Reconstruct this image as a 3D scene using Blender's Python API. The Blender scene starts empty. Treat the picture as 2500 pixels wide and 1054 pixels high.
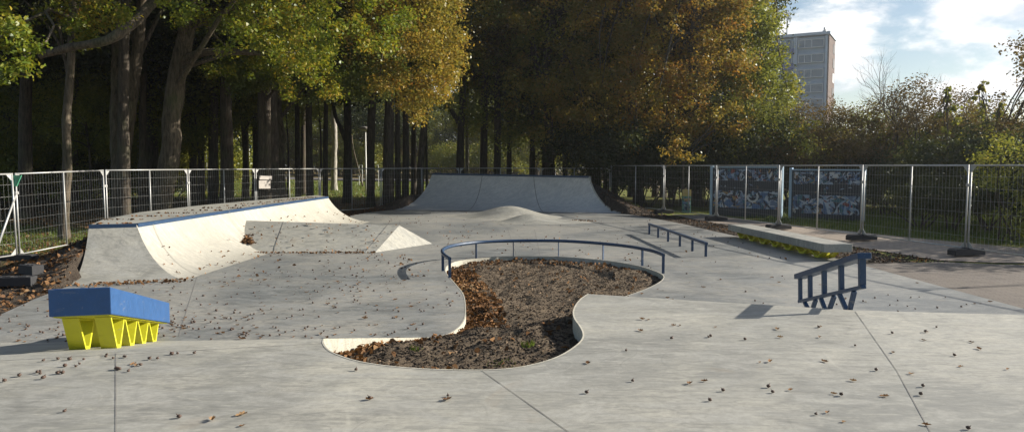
import bpy, bmesh, math, random
import numpy as np
from mathutils import Vector, Matrix, noise as mnoise
from mathutils.geometry import delaunay_2d_cdt
R = math.radians
rng = random.Random(7)
SC = bpy.context.scene
COL = SC.collection
# ------------------------------------------------------------------ camera
CAMZ = 2.0; F = 1800.0; PITCH = math.atan(122 / 1800.0)
def ray(px, py):
    a = (px - 1250) / F; b = (527 - py) / F
    return Vector((a, math.cos(PITCH) + b * math.sin(PITCH), -math.sin(PITCH) + b * math.cos(PITCH)))
def P(px, py, z=0.0):            # point of the photograph on the level z
    d = ray(px, py); t = (z - CAMZ) / d.z
    return Vector((d.x * t, d.y * t, z))
def Q(px, py, dist):             # point of the photograph at distance dist (along y)
    d = ray(px, py); t = dist / d.y
    return Vector((d.x * t, dist, CAMZ + d.z * t))
cd = bpy.data.cameras.new('camera'); cam = bpy.data.objects.new('camera', cd); COL.objects.link(cam)
cam.location = (0, 0, CAMZ); cam.rotation_euler = (math.pi / 2 - PITCH, 0, 0)
cd.sensor_width = 36; cd.lens = 36 * F / 2500; cd.clip_end = 2000; cd.clip_start = 0.05
SC.camera = cam
# ------------------------------------------------------------------ materials
def new_mat(name):
    m = bpy.data.materials.new(name); m.use_nodes = True
    nt = m.node_tree; nt.nodes.clear()
    return m, nt
def nd(nt, typ, **kw):
    n = nt.nodes.new(typ)
    for k, v in kw.items(): setattr(n, k, v)
    return n
def L(nt, a, b): nt.links.new(a, b)
def inp(nt, node, key, val):
    if isinstance(val, bpy.types.NodeSocket): L(nt, val, node.inputs[key])
    else: node.inputs[key].default_value = val
def noise(nt, vec, scale, detail=4, rough=.55, dist=0.0):
    n = nd(nt, 'ShaderNodeTexNoise'); L(nt, vec, n.inputs['Vector'])
    n.inputs['Scale'].default_value = scale; n.inputs['Detail'].default_value = detail
    n.inputs['Roughness'].default_value = rough; n.inputs['Distortion'].default_value = dist
    return n.outputs['Fac']
def ramp(nt, fac, stops, interp='LINEAR'):
    r = nd(nt, 'ShaderNodeValToRGB'); L(nt, fac, r.inputs[0]); r.color_ramp.interpolation = interp
    e = r.color_ramp.elements
    while len(e) < len(stops): e.new(.5)
    for i, (p, c) in enumerate(stops):
        e[i].position = p
        c = (c, c, c) if isinstance(c, (int, float)) else c
        e[i].color = (*c[:3], 1)
    return r.outputs['Color']
def mix(nt, fac, a, b, blend='MIX'):
    m = nd(nt, 'ShaderNodeMix', data_type='RGBA', blend_type=blend)
    inp(nt, m, 0, fac)
    for k, v in ((6, a), (7, b)):
        if isinstance(v, tuple): v = (*v[:3], 1)
        inp(nt, m, k, v)
    return m.outputs[2]
def mth(nt, op, a, b=0.0, c=0.0):
    m = nd(nt, 'ShaderNodeMath', operation=op); inp(nt, m, 0, a); inp(nt, m, 1, b); inp(nt, m, 2, c)
    return m.outputs[0]
def principled(nt, col, rough=.6, spec=.5, bump=None, bstr=.3, bdist=.01, metal=0.0, coat=0.0):
    b = nd(nt, 'ShaderNodeBsdfPrincipled')
    inp(nt, b, 'Base Color', (*col, 1) if isinstance(col, tuple) else col)
    inp(nt, b, 'Roughness', rough); inp(nt, b, 'Specular IOR Level', spec); inp(nt, b, 'Metallic', metal)
    b.inputs['Coat Weight'].default_value = coat
    if bump is not None:
        n = nd(nt, 'ShaderNodeBump'); n.inputs['Strength'].default_value = bstr; n.inputs['Distance'].default_value = bdist
        L(nt, bump, n.inputs['Height']); L(nt, n.outputs[0], b.inputs['Normal'])
    o = nd(nt, 'ShaderNodeOutputMaterial'); L(nt, b.outputs[0], o.inputs[0])
    return b
def objco(nt): return nd(nt, 'ShaderNodeTexCoord').outputs['Object']
def wpos(nt): return nd(nt, 'ShaderNodeNewGeometry').outputs['Position']
def mapping(nt, vec, scale=(1, 1, 1), rot=(0, 0, 0), loc=(0, 0, 0)):
    m = nd(nt, 'ShaderNodeMapping'); L(nt, vec, m.inputs[0])
    m.inputs['Scale'].default_value = scale; m.inputs['Rotation'].default_value = rot; m.inputs['Location'].default_value = loc
    return m.outputs[0]
def concrete(name, ca, cb, cc, stain=.5, rough=.6, swirl=True, speck=0.0):
    m, nt = new_mat(name); v = wpos(nt)
    big = noise(nt, v, .35, 5, .6, .6)
    med = noise(nt, mapping(nt, v, (1.0, 2.6, 1.0)), 1.7, 6, .62, .8)
    fine = noise(nt, v, 22, 5, .7)
    grain = noise(nt, v, 120, 3, .6)
    c = mix(nt, ramp(nt, big, [(.40, 0.0), (.60, 1.0)]), ca, cb)
    md = noise(nt, mapping(nt, v, (1.0, 3.2, 1.0), (0, 0, .12)), 4.2, 6, .68, 1.0)
    c = mix(nt, mth(nt, 'MULTIPLY', ramp(nt, md, [(.40, 1.0), (.52, 0.0)]), .55), c, (ca[0] * .72, ca[1] * .73, ca[2] * .75))
    c = mix(nt, mth(nt, 'MULTIPLY', ramp(nt, md, [(.56, 0.0), (.66, 1.0)]), .45), c, (cb[0] * 1.15, cb[1] * 1.15, cb[2] * 1.15))
    c = mix(nt, mth(nt, 'MULTIPLY', ramp(nt, med, [(.47, 0.0), (.6, 1.0)]), .6), c, cc)
    c = mix(nt, mth(nt, 'MULTIPLY', ramp(nt, fine, [(.35, 1.0), (.6, 0.0)]), .32), c, (ca[0] * .62, ca[1] * .62, ca[2] * .6))
    c = mix(nt, mth(nt, 'MULTIPLY', ramp(nt, grain, [(.3, 1.0), (.5, 0.0)]), .25), c, (ca[0] * .5, ca[1] * .5, ca[2] * .5))
    if swirl:
        def contour(sc, width, dist, off):     # thin curving lines: trowel arcs and wheel marks
            q = noise(nt, mapping(nt, v, (1, 1, 0), loc=(off, off * 1.7, 0)), sc, 1.5, .4, dist)
            f = mth(nt, 'ABSOLUTE', mth(nt, 'SUBTRACT', mth(nt, 'FRACT', mth(nt, 'MULTIPLY', q, 9.0)), .5))
            return ramp(nt, f, [(0.0, 1.0), (width, 0.0)])
        gate = ramp(nt, noise(nt, v, .8, 3), [(.48, 0.0), (.60, 1.0)]); gate2 = ramp(nt, noise(nt, mapping(nt, v, loc=(5, 9, 0)), 1.3, 3), [(.46, 0.0), (.60, 1.0)])
        c = mix(nt, mth(nt, 'MULTIPLY', mth(nt, 'MULTIPLY', contour(.55, .2, .8, 3.1), gate), .34), c, (ca[0] * .55, ca[1] * .55, ca[2] * .56))
        c = mix(nt, mth(nt, 'MULTIPLY', mth(nt, 'MULTIPLY', contour(1.1, .14, 1.2, 7.7), gate2), .16), c, (min(1, cb[0] * 1.3), min(1, cb[1] * 1.3), min(1, cb[2] * 1.3)))
        c = mix(nt, mth(nt, 'MULTIPLY', mth(nt, 'MULTIPLY', contour(.9, .06, .5, 1.3), gate2), .28), c, (ca[0] * .5, ca[1] * .5, ca[2] * .5))
        bl = noise(nt, v, .9, 3, .5, 1.2)
        c = mix(nt, mth(nt, 'MULTIPLY', ramp(nt, bl, [(.66, 0.0), (.74, 1.0)]), .25), c, (.30, .22, .14))
    if speck:
        vo = nd(nt, 'ShaderNodeTexVoronoi'); L(nt, v, vo.inputs[0]); vo.inputs['Scale'].default_value = 55
        c = mix(nt, mth(nt, 'MULTIPLY', ramp(nt, vo.outputs['Distance'], [(.18, 1.0), (.26, 0.0)]), speck), c, (.16, .13, .09))
    r = ramp(nt, med, [(.3, rough - .13), (.7, rough + .14)])
    b = mth(nt, 'ADD', mth(nt, 'MULTIPLY', fine, .6), mth(nt, 'MULTIPLY', grain, .4))
    principled(nt, c, r, .45, b, .35, .004)
    return m
def paint(name, col, rough=.35, var=.12):
    m, nt = new_mat(name); v = objco(nt); n = noise(nt, v, 9, 5, .6); n2 = noise(nt, v, 60, 3)
    c = mix(nt, ramp(nt, n, [(.3, 0.0), (.7, 1.0)]), tuple(x * (1 - var) for x in col), tuple(min(1, x * (1 + var)) for x in col))
    c = mix(nt, mth(nt, 'MULTIPLY', ramp(nt, n2, [(.64, 0.0), (.72, 1.0)]), .25), c, (.35, .34, .30))
    n3 = noise(nt, mapping(nt, v, (1, 1, 3.5)), 3.2, 8, .72, .6)
    c = mix(nt, mth(nt, 'MULTIPLY', ramp(nt, n3, [(.60, 0.0), (.68, 1.0)]), .38), c, (.30, .29, .26))
    c = mix(nt, mth(nt, 'MULTIPLY', ramp(nt, n3, [(.34, 1.0), (.42, 0.0)]), .3), c, tuple(x * .5 for x in col))
    principled(nt, c, ramp(nt, n, [(.2, rough - .08), (.8, rough + .14)]), .5, n2, .08, .002)
    return m
def flat(name, col, rough=.6, metal=0.0, bump=8):
    m, nt = new_mat(name); v = objco(nt); n = noise(nt, v, bump, 4)
    c = mix(nt, n, tuple(x * .75 for x in col), tuple(min(1, x * 1.2) for x in col))
    principled(nt, c, rough, .5, n, .2, .005, metal)
    return m
def leafmat(name, stops, trans=.45, rough=.4, gain=1.0, gloss=.02):
    m, nt = new_mat(name)
    a = nd(nt, 'ShaderNodeAttribute', attribute_name='rnd').outputs['Fac']
    n = noise(nt, wpos(nt), .55, 3, .6)
    f = mth(nt, 'ADD', mth(nt, 'MULTIPLY', a, .5), mth(nt, 'MULTIPLY', ramp(nt, n, [(.3, 0.0), (.7, 1.0)]), .5))
    c = ramp(nt, f, [(p, tuple(x * gain for x in cc)) for p, cc in stops])
    d = nd(nt, 'ShaderNodeBsdfDiffuse'); L(nt, c, d.inputs[0])
    t = nd(nt, 'ShaderNodeBsdfTranslucent')
    L(nt, mix(nt, .5, c, (1.0, .85, .25), 'MULTIPLY'), t.inputs[0])
    ms = nd(nt, 'ShaderNodeMixShader'); ms.inputs[0].default_value = trans
    L(nt, d.outputs[0], ms.inputs[1]); L(nt, t.outputs[0], ms.inputs[2])
    g = nd(nt, 'ShaderNodeBsdfGlossy'); g.inputs['Roughness'].default_value = rough; g.inputs[0].default_value = (.9, .95, 1, 1)
    m2 = nd(nt, 'ShaderNodeMixShader'); m2.inputs[0].default_value = gloss
    L(nt, ms.outputs[0], m2.inputs[1]); L(nt, g.outputs[0], m2.inputs[2])
    o = nd(nt, 'ShaderNodeOutputMaterial'); L(nt, m2.outputs[0], o.inputs[0])
    return m
M = {}
M['slab'] = concrete('slab_concrete', (.255, .252, .228), (.44, .42, .36), (.36, .355, .325), rough=.62)
M['plaza'] = concrete('plaza_concrete', (.16, .168, .168), (.35, .333, .295), (.255, .26, .252), rough=.52)
M['ramp'] = concrete('ramp_concrete', (.40, .38, .325), (.48, .455, .395), (.35, .34, .30), rough=.65, swirl=False)
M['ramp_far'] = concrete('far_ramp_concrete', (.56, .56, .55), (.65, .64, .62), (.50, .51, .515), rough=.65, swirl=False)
M['rough_conc'] = concrete('rough_concrete', (.50, .475, .39), (.56, .53, .45), (.43, .41, .345), rough=.75, swirl=False, speck=.8)
M['blue'] = paint('blue_steel', (.016, .046, .105), .4)
M['blue_box'] = paint('blue_box_paint', (.022, .080, .215), .45, .08)
M['yellow'] = paint('yellow_steel', (.52, .50, .022), .5, .05)
M['joint'] = flat('joint_filler', (.21, .20, .185), .9, bump=40)
M['galv'] = flat('galvanised_steel', (.42, .42, .41), .5, .4, 30)
M['wire'] = flat('wire_steel', (.42, .42, .41), .4, .6, 30)
M['rubber'] = flat('black_rubber', (.03, .03, .033), .75, bump=12)
M['green'] = flat('green_plastic', (.08, .34, .20), .5)
M['white'] = flat('white_paint', (.72, .72, .70), .5)
M['wood'] = flat('weathered_board', (.36, .33, .30), .8, bump=6)
M['dark'] = flat('dark_plastic', (.03, .03, .035), .5)
def barkmat(name, a, b):
    m, nt = new_mat(name); v = mapping(nt, objco(nt), (1, 1, .16))
    n = noise(nt, v, 16, 6, .7, .5); n2 = noise(nt, objco(nt), 1.3, 4)
    c = mix(nt, ramp(nt, n, [(.35, 0.0), (.62, 1.0)]), a, b)
    c = mix(nt, mth(nt, 'MULTIPLY', ramp(nt, n2, [(.5, 0.0), (.7, 1.0)]), .35), c, (.10, .13, .05))
    principled(nt, c, .9, .2, n, .9, .05)
    return m
M['bark'] = barkmat('oak_bark', (.04, .033, .024), (.16, .13, .095))
M['bark_dark'] = barkmat('dark_bark', (.035, .03, .026), (.11, .09, .07))
M['birch'] = barkmat('birch_and_sunlit_bark', (.20, .18, .15), (.48, .45, .40))  # birch, and also oak trunks whose sunlight is put into the bark colour
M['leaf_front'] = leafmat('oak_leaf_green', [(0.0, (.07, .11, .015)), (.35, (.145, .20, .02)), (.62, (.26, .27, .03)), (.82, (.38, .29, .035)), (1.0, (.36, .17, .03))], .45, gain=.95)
M['leaf_shade'] = leafmat('oak_leaf_shaded', [(0.0, (.05, .075, .02)), (.5, (.10, .13, .03)), (1.0, (.20, .19, .05))], .35, gain=1.3)  # dimmer copy of the oak leaf: shade is put into the colour
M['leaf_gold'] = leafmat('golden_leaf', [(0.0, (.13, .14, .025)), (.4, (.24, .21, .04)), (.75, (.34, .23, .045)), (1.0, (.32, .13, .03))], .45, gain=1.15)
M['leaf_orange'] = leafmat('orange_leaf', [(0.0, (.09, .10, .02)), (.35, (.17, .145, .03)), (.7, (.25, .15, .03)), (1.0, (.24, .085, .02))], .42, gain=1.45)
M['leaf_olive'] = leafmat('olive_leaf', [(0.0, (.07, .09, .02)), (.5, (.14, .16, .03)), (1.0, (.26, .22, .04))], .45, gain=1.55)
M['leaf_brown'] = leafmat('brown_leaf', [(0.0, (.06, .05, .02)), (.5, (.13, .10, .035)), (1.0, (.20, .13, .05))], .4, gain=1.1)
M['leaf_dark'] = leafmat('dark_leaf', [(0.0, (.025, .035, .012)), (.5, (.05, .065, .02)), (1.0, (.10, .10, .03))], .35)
M['leaf_dry'] = leafmat('dry_leaf', [(0.0, (.06, .032, .015)), (.4, (.14, .07, .03)), (.75, (.25, .135, .06)), (1.0, (.36, .26, .15))], .15, .7, gloss=.01)
M['leaf_grass'] = leafmat('grass_blade', [(0.0, (.06, .10, .015)), (.6, (.13, .19, .03)), (1.0, (.22, .22, .06))], .4)
M['leaf_chip'] = leafmat('leaf_chip', [(0.0, (.07, .05, .038)), (.5, (.17, .125, .09)), (.85, (.28, .20, .13)), (1.0, (.36, .29, .21))], .1, .8, gloss=.005)
def soil(name, a, b, c_, sc=3.0, leaves=0.0, leafcol=(.28, .14, .05)):
    m, nt = new_mat(name); v = wpos(nt)
    n1 = noise(nt, v, sc, 6, .7); n2 = noise(nt, v, sc * 9, 5, .7); n3 = noise(nt, v, .5, 3)
    c = mix(nt, ramp(nt, n1, [(.35, 0.0), (.65, 1.0)]), a, b)
    c = mix(nt, mth(nt, 'MULTIPLY', ramp(nt, n2, [(.5, 0.0), (.65, 1.0)]), .6), c, c_)
    if leaves:
        vo = nd(nt, 'ShaderNodeTexVoronoi'); L(nt, v, vo.inputs[0]); vo.inputs['Scale'].default_value = 11
        sp = nd(nt, 'ShaderNodeSeparateColor'); L(nt, vo.outputs['Color'], sp.inputs[0])
        k = mth(nt, 'MULTIPLY', ramp(nt, sp.outputs[0], [(1 - leaves, 0.0), (1 - leaves + .02, 1.0)]), ramp(nt, vo.outputs['Distance'], [(.4, 1.0), (.5, 0.0)]))
        c = mix(nt, k, c, mix(nt, sp.outputs[1], tuple(x * .5 for x in leafcol), tuple(x * 1.4 for x in leafcol)))
    principled(nt, c, .95, .15, mth(nt, 'ADD', n1, n2), 1.0, .05)
    return m
M['dirt'] = soil('soil', (.05, .038, .03), (.10, .08, .062), (.16, .13, .10), 4, .12, (.22, .14, .08))
M['bed'] = soil('planter_soil', (.11, .083, .058), (.19, .145, .10), (.25, .20, .145), 5, .04, (.3, .2, .12))
M['forest'] = soil('forest_floor', (.05, .055, .02), (.09, .07, .035), (.13, .10, .05), 2, .35, (.26, .14, .05))
M['lawn'] = soil('lawn', (.09, .13, .025), (.13, .15, .03), (.20, .15, .05), 1.2, .25, (.30, .17, .06))
M['verge'] = soil('leafy_verge', (.20, .15, .07), (.14, .14, .04), (.30, .20, .10), 1.2, .45, (.38, .22, .09))
M['asphalt'] = soil('asphalt', (.12, .115, .115), (.16, .15, .145), (.20, .19, .18), 3, .06)
def paving(name, c1, c2, mort, bw=.21, bh=.105, rot=0.0):
    m, nt = new_mat(name); v = mapping(nt, wpos(nt), (1, 1, 1), (0, 0, rot))
    br = nd(nt, 'ShaderNodeTexBrick'); L(nt, v, br.inputs[0])
    br.inputs['Scale'].default_value = 1; br.inputs['Brick Width'].default_value = bw; br.inputs['Row Height'].default_value = bh
    br.inputs['Mortar Size'].default_value = .006; br.inputs['Bias'].default_value = 0
    br.inputs['Color1'].default_value = (*c1, 1); br.inputs['Color2'].default_value = (*c2, 1); br.inputs['Mortar'].default_value = (*mort, 1)
    n = noise(nt, wpos(nt), .8, 5, .6); n2 = noise(nt, wpos(nt), 14, 5, .7)
    c = mix(nt, mth(nt, 'MULTIPLY', ramp(nt, n, [(.4, 0.0), (.65, 1.0)]), .5), br.outputs['Color'], (.19, .16, .13))
    c = mix(nt, mth(nt, 'MULTIPLY', n2, .35), c, (.12, .10, .08))
    principled(nt, c, .8, .3, mth(nt, 'ADD', br.outputs['Fac'], mth(nt, 'MULTIPLY', n2, -.5)), -.5, .01)
    return m
M['paving'] = paving('brown_paving', (.135, .115, .10), (.19, .165, .145), (.06, .05, .045), rot=.3)
M['path'] = paving('pink_paving', (.33, .27, .22), (.40, .33, .27), (.17, .14, .11), rot=-.3)
# ------------------------------------------------------------------ mesh tools
class MB:
    def __init__(s): s.v = []; s.f = []; s.m = []; s.sm = []
    def add(s, vs, fs, mi=0, smooth=False):
        o = len(s.v); s.v += [tuple(x) for x in vs]
        for f in fs: s.f.append(tuple(i + o for i in f)); s.m.append(mi); s.sm.append(smooth)
        return s
    def box(s, c, size, mi=0, rot=None):
        x, y, z = (q / 2 for q in size)
        vs = [Vector((a * x, b * y, g * z)) for a in (-1, 1) for b in (-1, 1) for g in (-1, 1)]
        if rot is not None: vs = [rot @ q for q in vs]
        vs = [q + Vector(c) for q in vs]
        return s.add(vs, [(0, 1, 3, 2), (4, 6, 7, 5), (0, 4, 5, 1), (2, 3, 7, 6), (0, 2, 6, 4), (1, 5, 7, 3)], mi)
    def bar(s, a, b, w, h, mi=0, up=(0, 0, 1)):      # rectangular bar from a to b, w across, h along up
        a = Vector(a); b = Vector(b); t = (b - a).normalized(); u = Vector(up)
        if abs(t.dot(u.normalized())) > .99: u = Vector((0, 1, 0))
        sd = t.cross(u).normalized(); u = sd.cross(t).normalized()
        vs = []
        for p in (a, b):
            for i, j in ((-1, -1), (1, -1), (1, 1), (-1, 1)): vs.append(p + sd * i * w / 2 + u * j * h / 2)
        return s.add(vs, [(0, 3, 2, 1), (4, 5, 6, 7), (0, 1, 5, 4), (1, 2, 6, 5), (2, 3, 7, 6), (3, 0, 4, 7)], mi)
    def tube(s, pts, rad, n=8, mi=0, cap=True, smooth=True):
        pts = [Vector(p) for p in pts]; rad = rad if isinstance(rad, (list, tuple)) else [rad] * len(pts)
        vs = []; fs = []; ref = None
        for i, p in enumerate(pts):
            t = (pts[min(i + 1, len(pts) - 1)] - pts[max(i - 1, 0)]).normalized()
            if ref is None: ref = Vector((1, 0, 0)) if abs(t.x) < .8 else Vector((0, 1, 0))
            a = (ref - t * ref.dot(t)).normalized(); b = t.cross(a); ref = a
            for k in range(n):
                g = 2 * math.pi * k / n; vs.append(p + (a * math.cos(g) + b * math.sin(g)) * rad[i])
        for i in range(len(pts) - 1):
            for k in range(n):
                k2 = (k + 1) % n; fs.append((i * n + k, i * n + k2, (i + 1) * n + k2, (i + 1) * n + k))
        s.add(vs, fs, mi, smooth)
        if cap:
            o = len(s.v) - len(vs)
            s.f.append(tuple(o + k for k in range(n))[::-1]); s.m.append(mi); s.sm.append(False)
            e = o + (len(pts) - 1) * n
            s.f.append(tuple(e + k for k in range(n))); s.m.append(mi); s.sm.append(False)
        return s
    def prism(s, poly, z0, z1, mi=0):                 # upright prism over a 2-D outline
        n = len(poly); vs = [(p[0], p[1], z0) for p in poly] + [(p[0], p[1], z1) for p in poly]
        fs = [tuple(range(n))[::-1], tuple(range(n, 2 * n))] + [(i, (i + 1) % n, n + (i + 1) % n, n + i) for i in range(n)]
        return s.add(vs, fs, mi)
    def build(s, name, mats, parent=None, bevel=0.0, segs=2):
        me = bpy.data.meshes.new(name); me.from_pydata(s.v, [], s.f)
        if not isinstance(mats, (list, tuple)): mats = [mats]
        for q in mats: me.materials.append(q)
        me.polygons.foreach_set('material_index', s.m); me.polygons.foreach_set('use_smooth', s.sm); me.update()
        o = bpy.data.objects.new(name, me); COL.objects.link(o)
        if parent is not None: o.parent = parent
        if bevel:
            b = o.modifiers.new('bevel', 'BEVEL'); b.width = bevel; b.segments = segs; b.limit_method = 'ANGLE'; b.angle_limit = R(35)
        return o
def tag(o, label=None, cat=None, group=None, kind=None):
    if label: o['label'] = label
    if cat: o['category'] = cat
    if group: o['group'] = group
    if kind: o['kind'] = kind
    return o
def empty(name, loc=(0, 0, 0), rz=0.0, **kw):
    o = bpy.data.objects.new(name, None); COL.objects.link(o); o.location = loc; o.rotation_euler = (0, 0, rz); o.empty_display_size = .2
    return tag(o, **kw)
def copy_tree(o, parent=None):
    c = o.copy(); COL.objects.link(c); c.parent = parent
    for ch in list(o.children): copy_tree(ch, c)
    return c
def ss(a, b, x):
    t = max(0.0, min(1.0, (x - a) / (b - a))); return t * t * (3 - 2 * t)
def fbm(x, y, z=0.0, o=4): return mnoise.fractal(Vector((x, y, z)), 1.0, 2.0, o)
def inside(poly, x, y):
    r = False; j = len(poly) - 1
    for i in range(len(poly)):
        xi, yi = poly[i][0], poly[i][1]; xj, yj = poly[j][0], poly[j][1]
        if (yi > y) != (yj > y) and x < (xj - xi) * (y - yi) / (yj - yi) + xi: r = not r
        j = i
    return r
def pdist(pl, x, y, closed=False):
    best = 1e9; n = len(pl)
    for i in range(n if closed else n - 1):
        ax, ay = pl[i][0], pl[i][1]; bx, by = pl[(i + 1) % n][0], pl[(i + 1) % n][1]
        dx, dy = bx - ax, by - ay; t = max(0, min(1, ((x - ax) * dx + (y - ay) * dy) / (dx * dx + dy * dy + 1e-12)))
        best = min(best, math.hypot(x - ax - t * dx, y - ay - t * dy))
    return best
def smooth_poly(pts, it=2, closed=False):
    for _ in range(it):
        q = []; n = len(pts)
        for i in range(n if closed else n - 1):
            a = Vector(pts[i]); b = Vector(pts[(i + 1) % n]); q += [a * .75 + b * .25, a * .25 + b * .75]
        if not closed: q = [Vector(pts[0])] + q + [Vector(pts[-1])]
        pts = q
    return pts
# ------------------------------------------------------------------ the park floor
PZ = .4                                              # height of the near slab above the plaza
LC0, LC1 = Vector((-9.5, 4.95)), Vector((-1.74, 6.83))   # left edge of the slab
def xy(v): return Vector((v[0], v[1]))
LC0 = xy(P(0, 868, PZ)); LC1 = xy(P(790, 826, PZ)); LC0 = LC1 + (LC0 - LC1) * 1.9
RC0 = xy(P(1435, 717, PZ)); RCm = xy(P(2090, 757, PZ)); RC1 = xy(P(2500, 768, PZ)); RC1 = RCm + (RC1 - RCm) * 2.3
LF1 = xy(P(1070, 823, 0)); LF0 = Vector((LC0.x, 8.2))
pl_up = [P(*p, PZ) for p in [(790, 826), (790, 836), (797, 849), (815, 862), (870, 881), (940, 892), (1030, 900), (1160, 903), (1240, 900), (1300, 890), (1360, 872), (1400, 848), (1420, 830), (1424, 815), (1415, 796), (1402, 780), (1397, 764), (1403, 745), (1418, 728), (1435, 717)]]
RPl = xy(P(1536, 722, 0)) + Vector((-.12, -.12))     # where the planter meets the foot of the right bank
pl_lo = [P(*p, 0) for p in [(1573, 707), (1607, 691), (1621, 679), (1619, 671), (1599, 661), (1565, 650), (1520, 641), (1476, 635), (1401, 628), (1367, 626), (1310, 625), (1257, 625), (1212, 627), (1159, 631), (1130, 634.5), (1105, 640), (1090, 649.5), (1087, 660), (1092, 670), (1101, 680), (1117, 698), (1132, 716), (1137, 735), (1138, 765), (1134, 783), (1118, 802), (1095, 815), (1070, 823)]]
up_s = smooth_poly(pl_up[1:-1], 2); up_s = [pl_up[0]] + up_s + [pl_up[-1]]
lo_s = smooth_poly([Vector((RPl.x, RPl.y, 0))] + pl_lo[:-1], 2) + [pl_lo[-1]]
planter = [xy(p) for p in up_s + lo_s]               # outline of the planting bed, closed
foot_r = [RPl, Vector((RCm.x + .25, RCm.y + 2.05)), Vector((RC1.x + .3, RC1.y + 2.05))]
park = [Vector(p) for p in [(-9.6, -3), (RC1.x + .0, -3)]]
rightedge = [(7.25, 7.2), (7.2, 10.3), (7.1, 14.4), (6.95, 17.5), (6.45, 20.8), (6.2, 22.6), (5.9, 25.5), (5.45, 28.0), (5.0, 29.8), (4.62, 30.9), (3.5, 32.5), (-3.6, 35.6), (-5.1, 34.2), (-5.6, 33.2), (-6.3, 31.4), (-6.5, 29.5), (-6.0, 27.6), (-5.6, 26.6), (-6.4, 25.8), (-6.75, 15.2), (-6.9, 13.3), (-7.42, 12.25), (-7.2, 11.0), (-6.93, 9.92), (-6.7, 9.0), (-6.72, 8.35)]
park = [Vector((-10.5, -3)), Vector((10.0, -3)), Vector((10.0, 6.5)), Vector((7.35, 7.05))] + [Vector(p) for p in rightedge] + [Vector((-9.5, 8.2)), Vector((-10.5, 5.0))]
# exact boundary: the slab's edge lines reach the outer boundary
def crest_left_y(x): t = (x - LC1.x) / (LC0.x - LC1.x); return LC1.y + t * (LC0.y - LC1.y)
def crest_right_y(x):
    if x < RCm.x: t = (x - RC0.x) / (RCm.x - RC0.x); return RC0.y + t * (RCm.y - RC0.y)
    t = (x - RCm.x) / (RC1.x - RCm.x); return RCm.y + t * (RC1.y - RCm.y)
def foot_left_y(x): t = (x - LF1.x) / (LF0.x - LF1.x); return LF1.y + t * (LF0.y - LF1.y)
def foot_right_y(x):
    a, b = (foot_r[0], foot_r[1]) if x < foot_r[1].x else (foot_r[1], foot_r[2])
    t = (x - a.x) / (b.x - a.x); return a.y + t * (b.y - a.y)
def floor_h(x, y):
    if x < 0:
        c, f = crest_left_y(x), foot_left_y(x)
    else:
        c, f = crest_right_y(x), foot_right_y(x)
    if y <= c: return PZ
    if y >= f: return 0.0
    return PZ * (f - y) / (f - c)
outer = [(-9.0, -3), (9.6, -3), (9.6, crest_right_y(9.6)), (9.6, foot_right_y(9.6)), (7.25, foot_right_y(9.6) + .02)] + rightedge[1:-3] + [(-6.93, 9.92), (-6.72, foot_left_y(-6.72)), (-9.0, foot_left_y(-9.0)), (-9.0, crest_left_y(-9.0))]
V2 = []; E = []
def loop(pts, closed=True):
    o = len(V2)
    for p in pts: V2.append(Vector((p[0], p[1])))
    n = len(pts)
    for i in range(n if closed else n - 1): E.append((o + i, o + (i + 1) % n))
    return list(range(o, o + n))
outer = [Vector(p) for p in outer]
loop(outer); loop(planter)
loop([Vector((-9.0, crest_left_y(-9.0))), LC1], False); loop([Vector((-9.0, foot_left_y(-9.0))), Vector((-6.72, foot_left_y(-6.72))), LF1], False)
loop([RC0, RCm, Vector((9.6, crest_right_y(9.6)))], False); loop([RPl, foot_r[1], Vector((9.6, foot_right_y(9.6)))], False)
gx = np.arange(-8.5, 9.5, .8); gy = np.arange(-2.5, 34, .8)
for x in gx:
    for y in gy:
        if inside(outer, x, y) and not inside(planter, x, y) and pdist(outer, x, y, True) > .25 and pdist(planter, x, y, True) > .2: V2.append(Vector((x, y)))
cv, ce, cf, *_ = delaunay_2d_cdt(V2, E, [], 0, 1e-5)
fl = MB(); keep = []; matidx = []
for f in cf:
    cx = sum(cv[i].x for i in f) / len(f); cy = sum(cv[i].y for i in f) / len(f)
    if inside(outer, cx, cy) and not inside(planter, cx, cy):
        a, b, c = (cv[i] for i in f[:3])
        if (b - a).cross(c - a) < 0: f = f[::-1]
        keep.append(tuple(f)); matidx.append(0 if floor_h(cx, cy) > PZ - .12 else 1)
# split vertices between the slab, its banks and the plaza so that each gets its own surface
ups = [k for k, m_ in zip(keep, matidx) if m_ == 0]; los = [k for k, m_ in zip(keep, matidx) if m_ == 1]
def mkfloor(name, faces, mat):
    used = sorted({i for f in faces for i in f}); mp = {v: i for i, v in enumerate(used)}
    b = MB(); b.add([(cv[i].x, cv[i].y, floor_h(cv[i].x, cv[i].y)) for i in used], [tuple(mp[i] for i in f) for f in faces])
    return b, used
def cls(f):
    hs = [floor_h(cv[i].x, cv[i].y) for i in f]
    cx = sum(cv[i].x for i in f) / 3; cy = sum(cv[i].y for i in f) / 3; h = floor_h(cx, cy)
    return 0 if h > PZ - .002 else (2 if h < .002 else 1)
groups_ = {0: [], 1: [], 2: []}
for f in keep: groups_[cls(f)].append(f)
b0, _ = mkfloor('pavement', groups_[0], 0); o = b0.build('pavement', M['slab']); tag(o, kind='structure')
b1, _ = mkfloor('bank', groups_[1], 0); o = b1.build('slope', M['slab']); tag(o, kind='structure')
b2, _ = mkfloor('plaza', groups_[2], 0)
for i in range(len(outer)):                           # skirt down into the soil
    a = outer[i]; b = outer[(i + 1) % len(outer)]
    za, zb = floor_h(a.x, a.y), floor_h(b.x, b.y)
    b2.add([(a.x, a.y, za), (b.x, b.y, zb), (b.x, b.y, -.45), (a.x, a.y, -.45)], [(0, 3, 2, 1)])
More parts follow.
